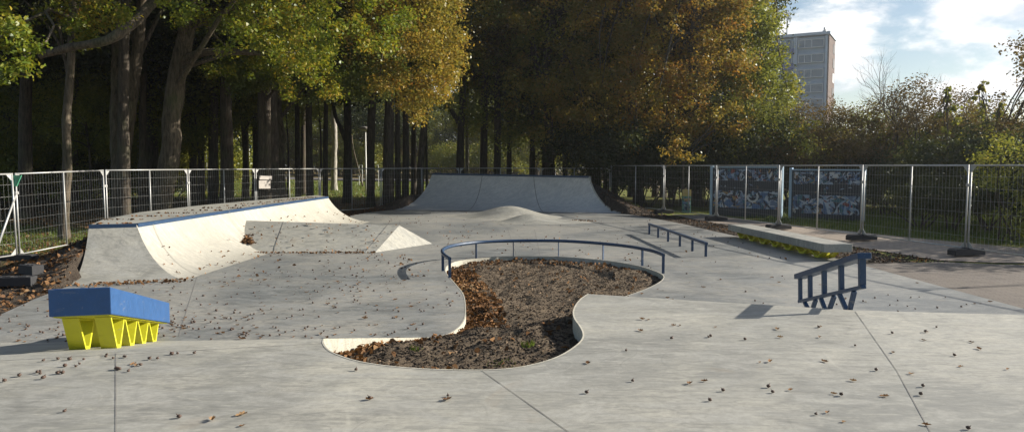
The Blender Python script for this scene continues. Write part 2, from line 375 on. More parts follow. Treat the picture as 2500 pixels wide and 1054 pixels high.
plz = b2.build('plaza_floor', M['plaza']); tag(plz, kind='structure')
# planter wall: real lip 12 cm thick
def lip(b, pts, zt, z0):
    n = len(pts); o = []
    for i in range(n):
        t = (pts[(i + 1) % n] - pts[(i - 1) % n]); t = Vector((t.x, t.y)).normalized(); nn = Vector((-t.y, t.x))
        o.append(nn)
    vs = [(p.x, p.y, zt(p)) for p in pts] + [(p.x, p.y, z0) for p in pts]
    b.add(vs, [(i, (i + 1) % n, n + (i + 1) % n, n + i) for i in range(n)], 0, False)
pw = MB(); zs = [p.z for p in up_s] + [0.0] * len(lo_s)
n = len(planter)
vs = [(p.x, p.y, z + .001) for p, z in zip(planter, zs)] + [(p.x, p.y, -.45) for p in planter]
pw.add(vs, [(i, n + i, n + (i + 1) % n, (i + 1) % n) for i in range(n)], 0, False)
kerb = pw.build('planter_wall', M['rough_conc'])
tag(kerb, 'low cream concrete wall curving round the bean shaped soil bed', 'planter wall')
# pale strip round the bed: the edge highlight is put into its colour
ed = MB(); pts = [Vector((p.x, p.y, z + .004)) for p, z in zip(planter, zs)]
orient = sum((planter[i].x * planter[(i + 1) % n].y - planter[(i + 1) % n].x * planter[i].y) for i in range(n))
sg = 1 if orient > 0 else -1
inn = []
for i in range(n):
    t = planter[(i + 1) % n] - planter[i - 1]; t.normalize(); inn.append(Vector((t.y, -t.x)) * sg)
vs = pts + [Vector((p.x + q.x * .016, p.y + q.y * .016, floor_h(p.x + q.x * .016, p.y + q.y * .016) + .003)) for p, q in zip(pts, inn)]
ed.add(vs, [(i, (i + 1) % n, n + (i + 1) % n, n + i) if sg < 0 else (i, n + i, n + (i + 1) % n, (i + 1) % n) for i in range(n)])
ed.build('pale_edge_strip', M['rough_conc'], kerb)
# ------------------------------------------------------------------ joints
def strip(b, pts, w, dz=.003, zf=None):
    for i in range(len(pts) - 1):
        a = Vector(pts[i]); c = Vector(pts[i + 1]); m_ = max(1, int((c - a).length / .35))
        for k in range(m_):
            p = a.lerp(c, k / m_); q = a.lerp(c, (k + 1) / m_)
            t = (q - p); t.normalize(); s_ = Vector((-t.y, t.x)) * w / 2
            j1, j2 = rng.uniform(.6, 1.3), rng.uniform(.6, 1.3)
            h = zf or floor_h
            vs = [(p.x + s_.x * j1, p.y + s_.y * j1), (p.x - s_.x * j1, p.y - s_.y * j1), (q.x - s_.x * j2, q.y - s_.y * j2), (q.x + s_.x * j2, q.y + s_.y * j2)]
            b.add([(x, y, h(x, y) + dz) for x, y in vs], [(0, 1, 2, 3)])
jb = MB()
for a, c, z in [((283, 862), (283, 1060), PZ), ((1175, 903), (1400, 1062), PZ), ((2088, 760), (2190, 905), PZ), ((2190, 905), (2275, 1060), PZ), ((0, 880), (790, 838), PZ)]:
    strip(jb, [xy(P(*a, z)), xy(P(*c, z))], .007)
strip(jb, [xy(P(436, 822, 0)), xy(P(482, 672, 0))], .009)
for a, c in [((1180, 520), (1305, 600)), ((1305, 560), (1318, 622)), ((1100, 575), (1085, 630))]: strip(jb, [xy(P(*a, 0)), xy(P(*c, 0))], .010)
for a, c in [((1640, 628), (2120, 648)), ((1260, 620), (1240, 560))]: strip(jb, [xy(P(*a, 0)), xy(P(*c, 0))], .008)
o = jb.build('pavement_joint', M['joint']); tag(o, kind='structure')
# ------------------------------------------------------------------ quarter ramps
def arc(k, h, run):
    th = 2 * math.atan2(h, run); Rr = run / math.sin(th); a = th * k
    return Rr * math.sin(a) / run, Rr * (1 - math.cos(a)) / h
def loft(b, foot, cop, h, nt_=14, runref=1.45, sharp=()):
    n = len(foot); rows = []
    for i in range(n):
        hh = h[i] if isinstance(h, list) else h
        col = []
        for k in range(nt_ + 1):
            s, zz = arc(k / nt_, hh, runref); p = foot[i].lerp(cop[i], s); col.append((p.x, p.y, hh * zz + .004))
        rows.append(col)
    for i in range(n - 1):                            # each bay has its own vertices: a crease between bays that turn
        vs = rows[i] + rows[i + 1]; m_ = nt_ + 1
        b.add(vs, [(k, m_ + k, m_ + k + 1, k + 1) for k in range(nt_)], 0, True)
    return rows
HQ = .9
A, B, C_ = P(217, 550, HQ), P(333, 547, HQ), P(800, 480, HQ)
A2, B2, C2 = P(170, 697, 0), Vector((-5.72, 12.8, 0)), P(905, 541, 0)
A, B, C_, A2, B2, C2 = (xy(q) for q in (A, B, C_, A2, B2, C2))
qp = empty('quarter_pipe', (B.x, B.y, 0), label='cream quarter pipe ramp with blue coping along the left fence', cat='skate ramp')
def rel(b, o):
    b.v = [(x - o[0], y - o[1], z - o[2]) for x, y, z in b.v]; return b
tb = MB(); loft(tb, [A2, B2], [A, B], HQ)
fB, fC = [], []
nseg = 12
for i in range(nseg + 1):
    t = i / nseg; bow = math.sin(math.pi * t) * .06
    fB.append(B2.lerp(C2, t) + Vector((-bow, 0))); fC.append(B.lerp(C_, t) + Vector((-bow, 0)))
tb2 = MB()
rows = []
for i in range(nseg + 1):
    col = []
    for k in range(15):
        s, zz = arc(k / 14, HQ, 1.45); p = fB[i].lerp(fC[i], s); col.append((p.x, p.y, HQ * zz + .004))
    rows.append(col)
vs = [v for c in rows for v in c]
tb2.add(vs, [(i * 15 + k, (i + 1) * 15 + k, (i + 1) * 15 + k + 1, i * 15 + k + 1) for i in range(nseg) for k in range(14)], 0, True)
o_ = (B.x, B.y, 0)
rel(tb2, o_).build('transition', M['ramp'], qp); rel(tb, o_).build('end_transition', M['slab'], qp)
deck = [A, B] + [p for p in fC[1:]] + [xy(P(790, 477, HQ)) + Vector((-.3, .2)), xy(P(620, 489, HQ)), xy(P(480, 502, HQ)), xy(P(340, 518, HQ)), xy(P(250, 536, HQ))]
db = MB(); nd_ = len(deck)
db.add([(p.x, p.y, HQ) for p in deck] + [(p.x, p.y, -.5) for p in deck], [tuple(range(nd_))] + [(i, nd_ + i, nd_ + (i + 1) % nd_, (i + 1) % nd_) for i in range(nd_)])
# side cheek under the curved far end and near end
for foot, cop in ((A2, A), (C2, C_)):
    pr = []
    for k in range(15):
        s, zz = arc(k / 14, HQ, 1.45); p = foot.lerp(cop, s); pr.append((p.x, p.y, HQ * zz))
    m_ = len(pr); db.add(pr + [(x, y, -.5) for x, y, z in pr], [(k, k + 1, m_ + k + 1, m_ + k) for k in range(m_ - 1)])
rel(db, o_).build('deck', M['slab'], qp)
def coping(root, path, z, w=.07, h=.085, org=(0, 0, 0), name='coping'):
    b = MB()
    for i in range(len(path) - 1):
        a, c = path[i], path[i + 1]
        b.bar((a.x, a.y, z - h / 2 + .012), (c.x, c.y, z - h / 2 + .012), w, h)
    return rel(b, org).build(name, M['blue'], root)
coping(qp, [A, B], HQ, org=o_); coping(qp, fC, HQ, org=o_)
for t in (.045, .33, .64, .95):
    sj = MB(); f_ = B2.lerp(C2, t); c_ = B.lerp(C_, t); w = .012
    for k in range(14):
        s1, z1 = arc(k / 14, HQ, 1.45); s2, z2 = arc((k + 1) / 14, HQ, 1.45)
        p, q = f_.lerp(c_, s1), f_.lerp(c_, s2); dx = .004
        sj.add([(p.x + dx, p.y - w / 2, HQ * z1 + .009), (p.x + dx, p.y + w / 2, HQ * z1 + .009), (q.x + dx, q.y + w / 2, HQ * z2 + .009), (q.x + dx, q.y - w / 2, HQ * z2 + .009)], [(0, 1, 2, 3)])
    rel(sj, o_).build('joint', M['joint'], qp)
# far quarter
cl, cr = Vector((-3.95, 36.5)), Vector((3.43, 33.0)); fl_, fr_ = Vector((-5.45, 33.6)), Vector((4.7, 30.9))
far = empty('quarter_pipe', (0, 34, 0), label='tall grey quarter pipe closing the far end of the skate park', cat='skate ramp')
N = 16; rows = []
for i in range(N + 1):
    t = i / N; f_ = fl_.lerp(fr_, t) + Vector((0, .45 * math.sin(math.pi * t) - .1 * math.sin(math.pi * t))); c_ = cl.lerp(cr, t) + Vector((0, .3 * math.sin(math.pi * t)))
    hh = 1.62 - .10 * t; col = []
    for k in range(19):
        s, zz = arc(k / 18, 1.58, 2.2); p = f_.lerp(c_, s); col.append((p.x, p.y - 34, hh * zz + .006))
    rows.append(col)
fb = MB(); fb.add([v for c in rows for v in c], [(i * 19 + k, (i + 1) * 19 + k, (i + 1) * 19 + k + 1, i * 19 + k + 1) for i in range(N) for k in range(18)], 0, True)
fb.build('transition', M['ramp_far'], far)
fd = MB(); top = [Vector(c[-1]) for c in rows]
back = [p + Vector((.25, 1.25, 0)) for p in top[::-1]]
ring = top + back; m_ = len(ring)
fd.add([tuple(p) for p in ring] + [(p.x, p.y, -.5) for p in ring], [tuple(range(m_))] + [(i, m_ + i, m_ + (i + 1) % m_, (i + 1) % m_) for i in range(m_)])
for col in (rows[0], rows[-1]):
    q = len(col); fd.add(col + [(x, y, -.5) for x, y, z in col], [(k, k + 1, q + k + 1, q + k) for k in range(q - 1)])
fd.build('deck', M['slab'], far)
b = MB()
for i in range(N): b.bar(top[i] + Vector((0, 0, -.02)), top[i + 1] + Vector((0, 0, -.02)), .08, .09)
b.build('coping', M['blue'], far)
for ti in (5.45, 10.75):
    sj = MB(); i = int(ti); fr = ti - i
    for k in range(18):
        a = Vector(rows[i][k]).lerp(Vector(rows[i + 1][k]), fr); c = Vector(rows[i][k + 1]).lerp(Vector(rows[i + 1][k + 1]), fr)
        sj.add([a + Vector((-.012, -.006, .005)), a + Vector((.012, -.006, .005)), c + Vector((.012, -.006, .005)), c + Vector((-.012, -.006, .005))], [(0, 1, 2, 3)])
    sj.build('joint', M['joint'], far)
# pale edge strip down its right side
sj = MB()
for k in range(18):
    a = Vector(rows[-1][k]); c = Vector(rows[-1][k + 1]); sj.bar(a + Vector((.02, 0, 0)), c + Vector((.02, 0, 0)), .05, .05)
sj.build('pale_edge_strip', M['ramp'], far)
# ------------------------------------------------------------------ funbox bank
g = MB()
TL, AP = Vector((-7.1, 18.8, .62)), Vector((-2.85, 18.6, .50))
FA = P(915, 617, 0); FR = P(1055, 595, 0); FLf = Vector((-6.5, 16.85, -.02)); BK = Vector((-2.75, 19.9, 0)); BK1 = Vector((-7.1, 20.0, -.02)); TL0 = TL
for q in (FA, FR, BK): q.z = .005
g.add([TL, AP, FA, FLf, FR, BK, BK1], [(3, 2, 1), (3, 1, 0), (2, 4, 1), (1, 4, 5), (0, 1, 5), (0, 5, 6)])
g.v = [(x + 2.85, y - 18.6, z) for x, y, z in g.v]
fbx = empty('funbox_bank', (-2.85, 18.6, 0), label='low angular concrete bank with a bright triangular end beside the left quarter pipe', cat='skate ramp')
g.build('bank_slope', M['slab'], fbx)
sj = MB()
def onbank(t, s):   # t along the ridge, s down the face
    a = TL.lerp(AP, t); c = TL0.lerp(FA, t) if t < .3 else FLf.lerp(FA, (t - .0)); return a.lerp(c, s)
nrm = (FA - AP).cross(TL - AP); nrm = -nrm.normalized() if nrm.z < 0 else nrm.normalized()
for a, c in ((TL.lerp(AP, .30), FLf.lerp(FA, .30)), (TL.lerp(AP, .93), FLf.lerp(FA, .93))):
    a = a - Vector((-2.85, 18.6, 0)); c = c - Vector((-2.85, 18.6, 0)); sj = MB()
    sj.bar(a + nrm * .003, c + nrm * .003, .012, .004, up=nrm); sj.build('joint', M['joint'], fbx)
# ------------------------------------------------------------------ bumps
bp = MB(); NX, NY = 56, 60; x0, x1, y0, y1 = -3.2, 3.3, 23.6, 32.2
def bump_h(x, y):
    h = .46 * math.exp(-((x + .1) / 1.25) ** 2 - ((y - 28.9) / 1.05) ** 2) + .31 * math.exp(-((x - .6) / .85) ** 2 - ((y - 26.2) / .7) ** 2)
    h += .08 * math.exp(-((x + 1.9) / .9) ** 2 - ((y - 29.7) / .9) ** 2) + .07 * math.exp(-((x - 1.9) / 1.1) ** 2 - ((y - 26.4) / 1.0) ** 2)
    return h - .03
idx = {}; vs = []; fs = []
for j in range(NY + 1):
    for i in range(NX + 1):
        x = x0 + (x1 - x0) * i / NX; y = y0 + (y1 - y0) * j / NY; idx[i, j] = len(vs); vs.append((x, y - 27, bump_h(x, y)))
for j in range(NY):
    for i in range(NX):
        q = (idx[i, j], idx[i + 1, j], idx[i + 1, j + 1], idx[i, j + 1])
        if max(vs[k][2] for k in q) > 0: fs.append(q)
bp.add(vs, fs, 0, True)
o = bp.build('concrete_bump', M['slab']); o.location = (0, 27, 0)
tag(o, 'smooth cream double hump of concrete in front of the far quarter pipe', 'skate bump')
# ------------------------------------------------------------------ rails and ledges
rl = empty('curved_rail', P(1367, 625, 0), label='curved blue grind rail round the far side of the soil bed', cat='grind rail', rz=0)
bases = [P(*p, 0) for p in [(1098, 678), (1080, 661), (1160, 630), (1256, 625.5), (1367, 625.5), (1476, 634), (1567, 648), (1619, 667)]]
org = rl.location.copy()
ctrl = [P(1098, 678, 0), P(1081, 664, 0), P(1079, 650, 0), P(1108, 638, 0), P(1160, 630, 0), P(1205, 627, 0), P(1256, 625.2, 0), P(1310, 625, 0), P(1367, 625.3, 0), P(1425, 629, 0), P(1476, 634, 0), P(1525, 640, 0), P(1567, 648, 0), P(1600, 657, 0), P(1619, 667, 0)]
path = smooth_poly([Vector((p.x, p.y, .345)) for p in ctrl], 3)
b = MB(); b.tube([p - org for p in path], .034, 12); b.build('rail', M['blue'], rl)
def nearest(p):
    i = min(range(len(path)), key=lambda k: (path[k].x - p.x) ** 2 + (path[k].y - p.y) ** 2)
    t = path[min(i + 1, len(path) - 1)] - path[max(i - 1, 0)]; return path[i], t.normalized()
for p in bases:
    q, t = nearest(p); b = MB(); b.bar((q.x - org.x, q.y - org.y, 0), (q.x - org.x, q.y - org.y, .33), .052, .014, up=t)
    b.build('post', M['blue'], rl, bevel=.002)
    b = MB(); b.box((q.x - org.x, q.y - org.y, .006), (.09, .09, .008)); 
fr = empty('flat_rail', P(1723, 626, 0), label='straight low blue flat rail on six posts right of the curved rail', cat='grind rail')
fa, fz = P(1585, 571.5, 0) - fr.location, Vector((0, 0, 0))
b = MB(); b.bar((fz.x, fz.y - .06, .295), (fa.x, fa.y + .06, .295), .06, .06); b.build('rail', M['blue'], fr, bevel=.006)
for px, py in [(1585, 571.5), (1608, 580), (1633, 589.6), (1660, 601), (1690, 613), (1723, 626)]:
    p = P(px, py, 0) - fr.location; t = p.y / fa.y; p = fz.lerp(fa, t)
    b = MB(); b.bar((p.x, p.y, 0), (p.x, p.y, .266), .05, .05); b.build('post', M['blue'], fr, bevel=.004)
# zigzag leg: folded yellow steel, profile along u, extruded across w
def zigzag(length, h0, h1, nv, width, thick=.022, tb_=.10, bb=.085):
    # h0, h1: height at start / end measured downwards from the top line; returns MB in local coords (x across, y along, z down from 0)
    b = MB(); pitch = length / nv
    def H(y): return h0 + (h1 - h0) * y / length
    for k in range(nv):
        y = k * pitch; a0 = y + .01; a1 = y + pitch - .01; m0 = y + pitch / 2 - bb / 2; m1 = y + pitch / 2 + bb / 2
        prof = [(a0, 0), (a0 + thick * 1.7, 0), (m0 + thick * 1.2, -H(m0) + thick * 2.2), (m1 - thick * 1.2, -H(m1) + thick * 2.2), (a1 - thick * 1.7, 0), (a1, 0), (m1, -H(m1)), (m0, -H(m0))]
        n_ = 8; vs = [(-width / 2, p[0], p[1]) for p in prof] + [(width / 2, p[0], p[1]) for p in prof]
        fs = [(0, 1, 2, 7), (2, 3, 6, 7), (3, 4, 5, 6)]; fs = [f[::-1] for f in fs] + [tuple(i + 8 for i in f) for f in fs]
        fs += [(i, (i + 1) % 8, 8 + (i + 1) % 8, 8 + i) for i in range(8)]
        b.add(vs, fs)
        b.box((0, (a0 + a1) / 2, .004), (width, pitch - .02, .008))
    return b
# slanted blue bench-like ledge on the left bank
n0 = Q(270, 700, 6.5); f0 = Q(413.5, 738.5, 8.78); nb = Q(270, 767.5, 6.5)
u = (f0 - n0); Lb = u.length; u.normalize(); side = Vector((-u.y, u.x, 0)).normalized()   # pointing left
if side.x > 0: side = -side
upv = Vector((0, 0, 1))
hb = .245; wb = .50
Mx = Matrix((( -side.x, u.x, upv.x), (-side.y, u.y, upv.y), (-side.z, u.z, upv.z))).to_4x4()
bx = empty('slanted_ledge', label='blue box ledge on yellow zigzag legs slanting down the left bank', cat='skate ledge')
bx.location = (n0.x, n0.y, floor_h(n0.x, n0.y)); Bm = Matrix.Translation(n0 - bx.location) @ Mx
def put(b, mat4): b.v = [tuple(mat4 @ Vector(v)) for v in b.v]; return b
b = MB(); b.box((-wb / 2, Lb / 2, -hb / 2), (wb, Lb, hb)); put(b, Bm).build('box_top', M['blue_box'], bx, bevel=.008)
b = MB(); b.box((-wb / 2, Lb / 2, -hb - .004), (wb - .05, Lb - .06, .010)); put(b, Bm).build('base_plate', M['yellow'], bx)
for xc in (-.12, -.385):
    z = zigzag(1.92, .292, .225, 4, .135, thick=.017, bb=.13)
    z.v = [(x + xc, y + .16, zz - hb - .02) for x, y, zz in z.v]; put(z, Bm).build('zigzag_leg', M['yellow'], bx)
# the right hand low concrete ledge
D = P(2013, 596, .355); Aq = P(1777.6, 547, .355); Cq = P(2082, 596.5, .355)
u2 = (Aq - D); L2 = u2.length; u2.normalize(); s2 = Vector((u2.y, -u2.x, 0)); W2 = .62
lg = empty('concrete_ledge', (D.x, D.y, 0), label='long grey concrete ledge on yellow zigzag legs by the right fence', cat='skate ledge')
Bm2 = Matrix(((s2.x, u2.x, 0, 0), (s2.y, u2.y, 0, 0), (0, 0, 1, .355), (0, 0, 0, 1)))
b = MB(); b.box((W2 / 2, L2 / 2, -.0875), (W2, L2, .175)); put(b, Bm2).build('slab_top', M['slab'], lg, bevel=.012)
for xc in (.20, .44):
    z = zigzag(L2 - .5, .165, .165, 7, .13, bb=.16); z.v = [(x + xc, y + .25, zz - .185) for x, y, zz in z.v]; put(z, Bm2).build('zigzag_leg', M['yellow'], lg)
# slanted ladder-like rail frame on the right bank
nt0, nb0 = Q(2109, 617, 8.02), Q(2109, 704, 8.02); ft0, fb0 = Q(1952, 669, 10.05), Q(1952, 739, 10.05)
sr = empty('slanted_rail', (nt0.x, nt0.y, PZ), label='slanted dark blue rail frame on splayed legs at the right bank', cat='grind rail')
og = sr.location.copy(); dn = Vector((0, 0, -1))
def lp(t, v): return nt0.lerp(ft0, t).lerp(nb0.lerp(fb0, t), v) - og
ux = (ft0 - nt0).normalized()
b = MB(); b.bar(lp(-.012, 0) + dn * .034, lp(1.0, 0) + dn * .034, .15, .068); b.build('top_rail', M['blue'], sr, bevel=.006)
b = MB(); b.bar(lp(-.0, 1) - dn * .02, lp(1.0, 1) - dn * .02, .055, .04); b.build('bottom_rail', M['blue'], sr, bevel=.005)
for t, w in ((.022, .07), (.30, .055), (.56, .055), (.80, .05), (.985, .045)):
    b = MB(); a = lp(t, 0) + dn * .06; c = lp(t, 1) - dn * .03; b.bar(a, c, w, .055, up=ux); b.build('upright', M['blue'], sr, bevel=.004)
for (xa, ya, xb, yb) in ((2086, 710, 2074, 765), (2049, 716, 2068, 765), (2037, 722, 2024, 765), (2004, 727, 2016, 765), (1992, 730, 1983, 765), (1964, 736, 1975, 765)):
    t = (2109 - xa) / (2109 - 1952); t = t * .79 / (1 - t * .21 + 1e-6) if t < 1 else t
    a = Q(xa, ya, nt0.y + (ft0.y - nt0.y) * t); dd = a.y + (.10 if xb < xa else -.10) * .8
    q = Q(xb, yb - 8, dd); q.z = floor_h(q.x, q.y) - .01
    b = MB(); b.bar(a - og, q - og, .05, .045, up=ux); b.build('leg', M['blue'], sr, bevel=.004)
# ------------------------------------------------------------------ ground
parkpoly = outer
deckpoly = [p for p in deck]
farpoly = [Vector((-5.45, 33.6)), Vector((4.7, 30.9)), Vector((3.43, 33.0)), Vector((3.7, 34.2)), Vector((-3.7, 37.7)), Vector((-3.95, 36.5))]
qpoly = [A2, B2, C2, C_] + [Vector((p.x, p.y)) for p in deck[nseg + 2:]] + [A]
def base_h(x, y):
    lf = ss(3, -4, x)
    h = -.02 - .12 * lf
    rise = ss(44, 76, y) * (.55 + .6 * ss(-12, -34, x))
    return h + rise * ss(14, 4, x)
def ground_h(x, y):
    h = base_h(x, y)
    near = -4 < y < 42 and -14 < x < 13
    if near:
        # soil banked against the two quarter pipes
        d1 = pdist([A, Vector((deck[-1].x, deck[-1].y)), Vector((deck[-2].x, deck[-2].y)), Vector((deck[-3].x, deck[-3].y)), Vector((deck[-4].x, deck[-4].y))], x, y)
        m = .78 * max(0, 1 - d1 / 1.9) ** 1.1
        d1b = pdist([A, A2], x, y); m = max(m, (.62 * max(0, 1 - d1b / 2.6) ** 1.2) * ss(11.2, 13.4, y))
        d2 = pdist([Vector((3.75, 34.4)), Vector((-3.6, 37.8))], x, y)
        m = max(m, 1.25 * max(0, 1 - d2 / 2.6) ** 1.15)
        d3 = pdist([Vector((3.6, 33.0)), Vector((5.2, 30.6))], x, y); m = max(m, .75 * max(0, 1 - d3 / 1.5) * ss(30.0, 32.5, y))
        d4 = pdist([Vector((-4.1, 36.5)), Vector((-5.7, 33.4))], x, y); m = max(m, .8 * max(0, 1 - d4 / 1.7) * ss(32.6, 35.5, y))
        h += m
        for pp in (farpoly, qpoly):
            if inside(pp, x, y): return -.45
            e = pdist(pp, x, y, True); h = h if e > .0 else h
        if m > .02: h += .05 * fbm(x * 1.7, y * 1.7)
        if inside(parkpoly, x, y):
            e = pdist(parkpoly, x, y, True); h = min(h, .0) - .5 * ss(0.02, .3, e)
        elif x > 0 and y < 12 : h = min(h, -.02)
        if -14 < x < -6 and y < 14: h += .05 * fbm(x * 1.3, y * 1.3, 3)
    return h + .03 * fbm(x * .35, y * .35, 1.0) * ss(10, 40, y)
def axis(lo, hi, f0_, f1_, fine, coarse):
    v = []; x = lo
    while x < hi:
        v.append(x); d = 0 if f0_ <= x <= f1_ else min(abs(x - f0_), abs(x - f1_)); x += fine + (coarse - fine) * min(1, d / 120)
    return v + [hi]
xs = axis(-310, 310, -13, 12, .22, 18); ys = axis(-60, 340, 6, 40, .22, 18)
gv = []; gf = []; gm = []
for y in ys:
    for x in xs: gv.append((x, y, ground_h(x, y)))
W = len(xs)
fenceL = [(-13.9, 9.5), (-12.3, 13.2), (-11.24, 16.7), (-11.2, 20.3), (-10.54, 24.0), (-9.6, 27.6), (-8.14, 31.2), (-6.19, 34.8), (-2.7, 38.0), (1.5, 38.2), (4.67, 35.0)]
fenceR = [(4.67, 35.0), (6.35, 30.8), (7.44, 26.8), (8.34, 23.0), (9.33, 19.6), (10.1, 16.3), (10.95, 12.9), (11.9, 9.5)]
for j in range(len(ys) - 1):
    for i in range(W - 1):
        cx = (xs[i] + xs[i + 1]) / 2; cy = (ys[j] + ys[j + 1]) / 2
        gf.append((j * W + i, j * W + i + 1, (j + 1) * W + i + 1, (j + 1) * W + i))
        mi = 1
        if -14 < cx < 12 and cy < 40:
            e = min(pdist(deckpoly, cx, cy, True), pdist(farpoly, cx, cy, True), pdist(parkpoly, cx, cy, True))
            lim = 2.0 + .5 * fbm(cx * .6, cy * .6, 5)
            if cx > 5: lim = 1.4 + .3 * fbm(cx * .6, cy * .6, 5)
            if e < lim or inside(parkpoly, cx, cy): mi = 0
        if mi and cx > 5 and cy < 60: mi = 2
        if mi == 1 and cy > 50 and cx < 12: mi = 2
        if mi and 84 < cy: mi = 3 if cx < 14 else 1
        gm.append(mi)
gb = MB(); gb.v = gv; gb.f = gf; gb.m = gm; gb.sm = [True] * len(gf)
o = gb.build('ground', [M['dirt'], M['forest'], M['lawn'], M['verge']]); tag(o, kind='structure')
def sheet(name, mat, pts, dz, step=.5, hf=ground_h, lift=0):
    pts = [Vector(p) for p in pts]; V = list(pts); n = len(pts); E_ = [(i, (i + 1) % n) for i in range(n)]
    x0 = min(p.x for p in pts); x1 = max(p.x for p in pts); y0 = min(p.y for p in pts); y1 = max(p.y for p in pts)
    x = x0 + step / 2
    while x < x1:
        y = y0 + step / 2
        while y < y1:
            if inside(pts, x, y) and pdist(pts, x, y, True) > step * .3: V.append(Vector((x, y)))
            y += step
        x += step
    v, e, f, *_ = delaunay_2d_cdt(V, E_, [], 0, 1e-5)
    b = MB(); fs = []
    for q in f:
        cx = sum(v[i].x for i in q) / len(q); cy = sum(v[i].y for i in q) / len(q)
        if inside(pts, cx, cy):
            a, b_, c = (v[i] for i in q[:3]); fs.append(tuple(q) if (b_ - a).cross(c - a) > 0 else tuple(q)[::-1])
    b.add([(p.x, p.y, hf(p.x, p.y) + dz) for p in v], fs)
    return tag(b.build(name, mat), kind='structure')
flat_h = lambda x, y: 0.0
sheet('paved_ground', M['paving'], [(7.22, 7.15), (7.19, 10.3), (7.1, 14.3), (7.05, 15.0), (9.0, 15.35), (9.9, 15.0), (18, 13.5), (18, 2), (9.7, 2), (9.7, 7.1)], -.004, 1.0, flat_h)
path_p = [(9.1, 15.6), (9.95, 15.25), (18.1, 13.8), (24, 13.6), (24, 16.5), (12.6, 17.8), (11.2, 20.4), (9.9, 23.8), (8.6, 27.8), (7.7, 30.2), (6.6, 30.4), (6.9, 27.0), (7.55, 23.2), (8.3, 19.2)]
sheet('footpath', M['path'], path_p, .0, 1.0, flat_h)
road_h = lambda x, y: base_h(x, y) + .03 * fbm(x * .35, y * .35, 1.0)
sheet('road', M['asphalt'], [(-130, 62), (-60, 66), (-20, 74), (10, 78), (40, 80), (40, 87), (10, 85), (-20, 81), (-60, 73), (-130, 69)], .06, 3.0, road_h)
# ------------------------------------------------------------------ scatter helpers (many small faces in one mesh)
def npmesh(name, V, Fq, mat, rnd=None, k=4):
    me = bpy.data.meshes.new(name); nv, nf = len(V), len(Fq)
    me.vertices.add(nv); me.vertices.foreach_set('co', V.astype(np.float32).ravel())
    me.loops.add(nf * k); me.loops.foreach_set('vertex_index', Fq.astype(np.int32).ravel())
    me.polygons.add(nf); me.polygons.foreach_set('loop_start', np.arange(0, nf * k, k, dtype=np.int32)); 
    try: me.polygons.foreach_set('loop_total', np.full(nf, k, dtype=np.int32))
    except Exception: pass
    me.materials.append(mat); me.update(calc_edges=True)
    if rnd is not None:
        at = me.attributes.new('rnd', 'FLOAT', 'POINT'); at.data.foreach_set('value', rnd.astype(np.float32))
    return me
OAK = np.array([(-.03, -.62), (.12, -.42), (.30, -.30), (.20, -.12), (.44, .02), (.26, .18), (.34, .38), (.12, .40), (0, .58), (-.12, .40), (-.34, .38), (-.26, .18), (-.44, .02), (-.20, -.12), (-.30, -.30), (-.12, -.42)])
HEX = np.array([(0, -.55), (.28, -.22), (.30, .16), (0, .55), (-.30, .16), (-.28, -.22)])
QUAD = np.array([(0, -.55), (.34, 0), (0, .55), (-.34, 0)])
def leaves(name, C, N, size, mat, shape=QUAD, seed=1, curl=.25):
    r = np.random.default_rng(seed); n = len(C); k = len(shape)
    N = N / (np.linalg.norm(N, axis=1, keepdims=True) + 1e-9)
    rv = r.normal(size=(n, 3)); U = rv - (rv * N).sum(1, keepdims=True) * N; U /= np.linalg.norm(U, axis=1, keepdims=True) + 1e-9
    W_ = np.cross(N, U); s = size * r.uniform(.6, 1.3, n) if np.isscalar(size) else size
    sx = shape[:, 0][None, :, None]; sy = shape[:, 1][None, :, None]
    cz = (np.abs(shape[:, 0]) * 1.2 - shape[:, 1] ** 2 * .8)[None, :, None] * curl
    V = C[:, None, :] + s[:, None, None] * (U[:, None, :] * sy + W_[:, None, :] * sx + N[:, None, :] * cz)
    Fq = np.arange(n * k).reshape(n, k); rn = np.repeat(r.uniform(0, 1, n), k)
    return npmesh(name, V.reshape(-1, 3), Fq, mat, rn, k)
def crown_mesh(name, clumps, per, size, mat, seed, shape=QUAD, flat_=.75, pull=2.4):
    r = np.random.default_rng(seed); Cs = []; Ns = []
    for cx, cy, cz, cr in clumps:
        n = int(per * (cr ** 2)); 
        d = r.normal(size=(n, 3)); d /= np.linalg.norm(d, axis=1, keepdims=True); rad = cr * r.uniform(0, 1, (n, 1)) ** (1 / pull)
        rad *= 1 + .25 * r.normal(size=(n, 1))
        p = d * rad; p[:, 2] *= flat_; Cs.append(p + (cx, cy, cz))
        Ns.append(d * .45 + np.array([0, 0, .55]) + r.normal(size=(n, 3)) * .55)
    C = np.concatenate(Cs); N = np.concatenate(Ns)
    return leaves(name, C, N, size, mat, shape, seed + 1)
def link(me, name, parent=None, loc=(0, 0, 0)):
    o = bpy.data.objects.new(name, me); COL.objects.link(o); o.parent = parent; o.location = loc; return o
# ------------------------------------------------------------------ planting bed
def bed_h(x, y):
    t = ss(6.6, 8.75, y - .7 * (x + 1.3)); base = .27 * (1 - t) - .085 * t
    e = pdist(planter, x, y, True)
    return base + .05 * fbm(x * 1.1, y * 1.1, 2) + .035 * fbm(x * 4, y * 4, 7) + .018 * fbm(x * 11, y * 11, 9) - .02 * ss(.3, 0, e)
bb = MB(); st = .055; idx = {}; vs = []; fs = []
X0, X1 = min(p.x for p in planter) - .1, max(p.x for p in planter) + .1; Y0, Y1 = min(p.y for p in planter) - .1, max(p.y for p in planter) + .1
nx, ny = int((X1 - X0) / st), int((Y1 - Y0) / st)
ins = {}
for j in range(ny + 1):
    for i in range(nx + 1):
        x, y = X0 + i * st, Y0 + j * st; ins[i, j] = inside(planter, x, y) or pdist(planter, x, y, True) < .06
        if ins[i, j]: idx[i, j] = len(vs); vs.append((x, y, bed_h(x, y)))
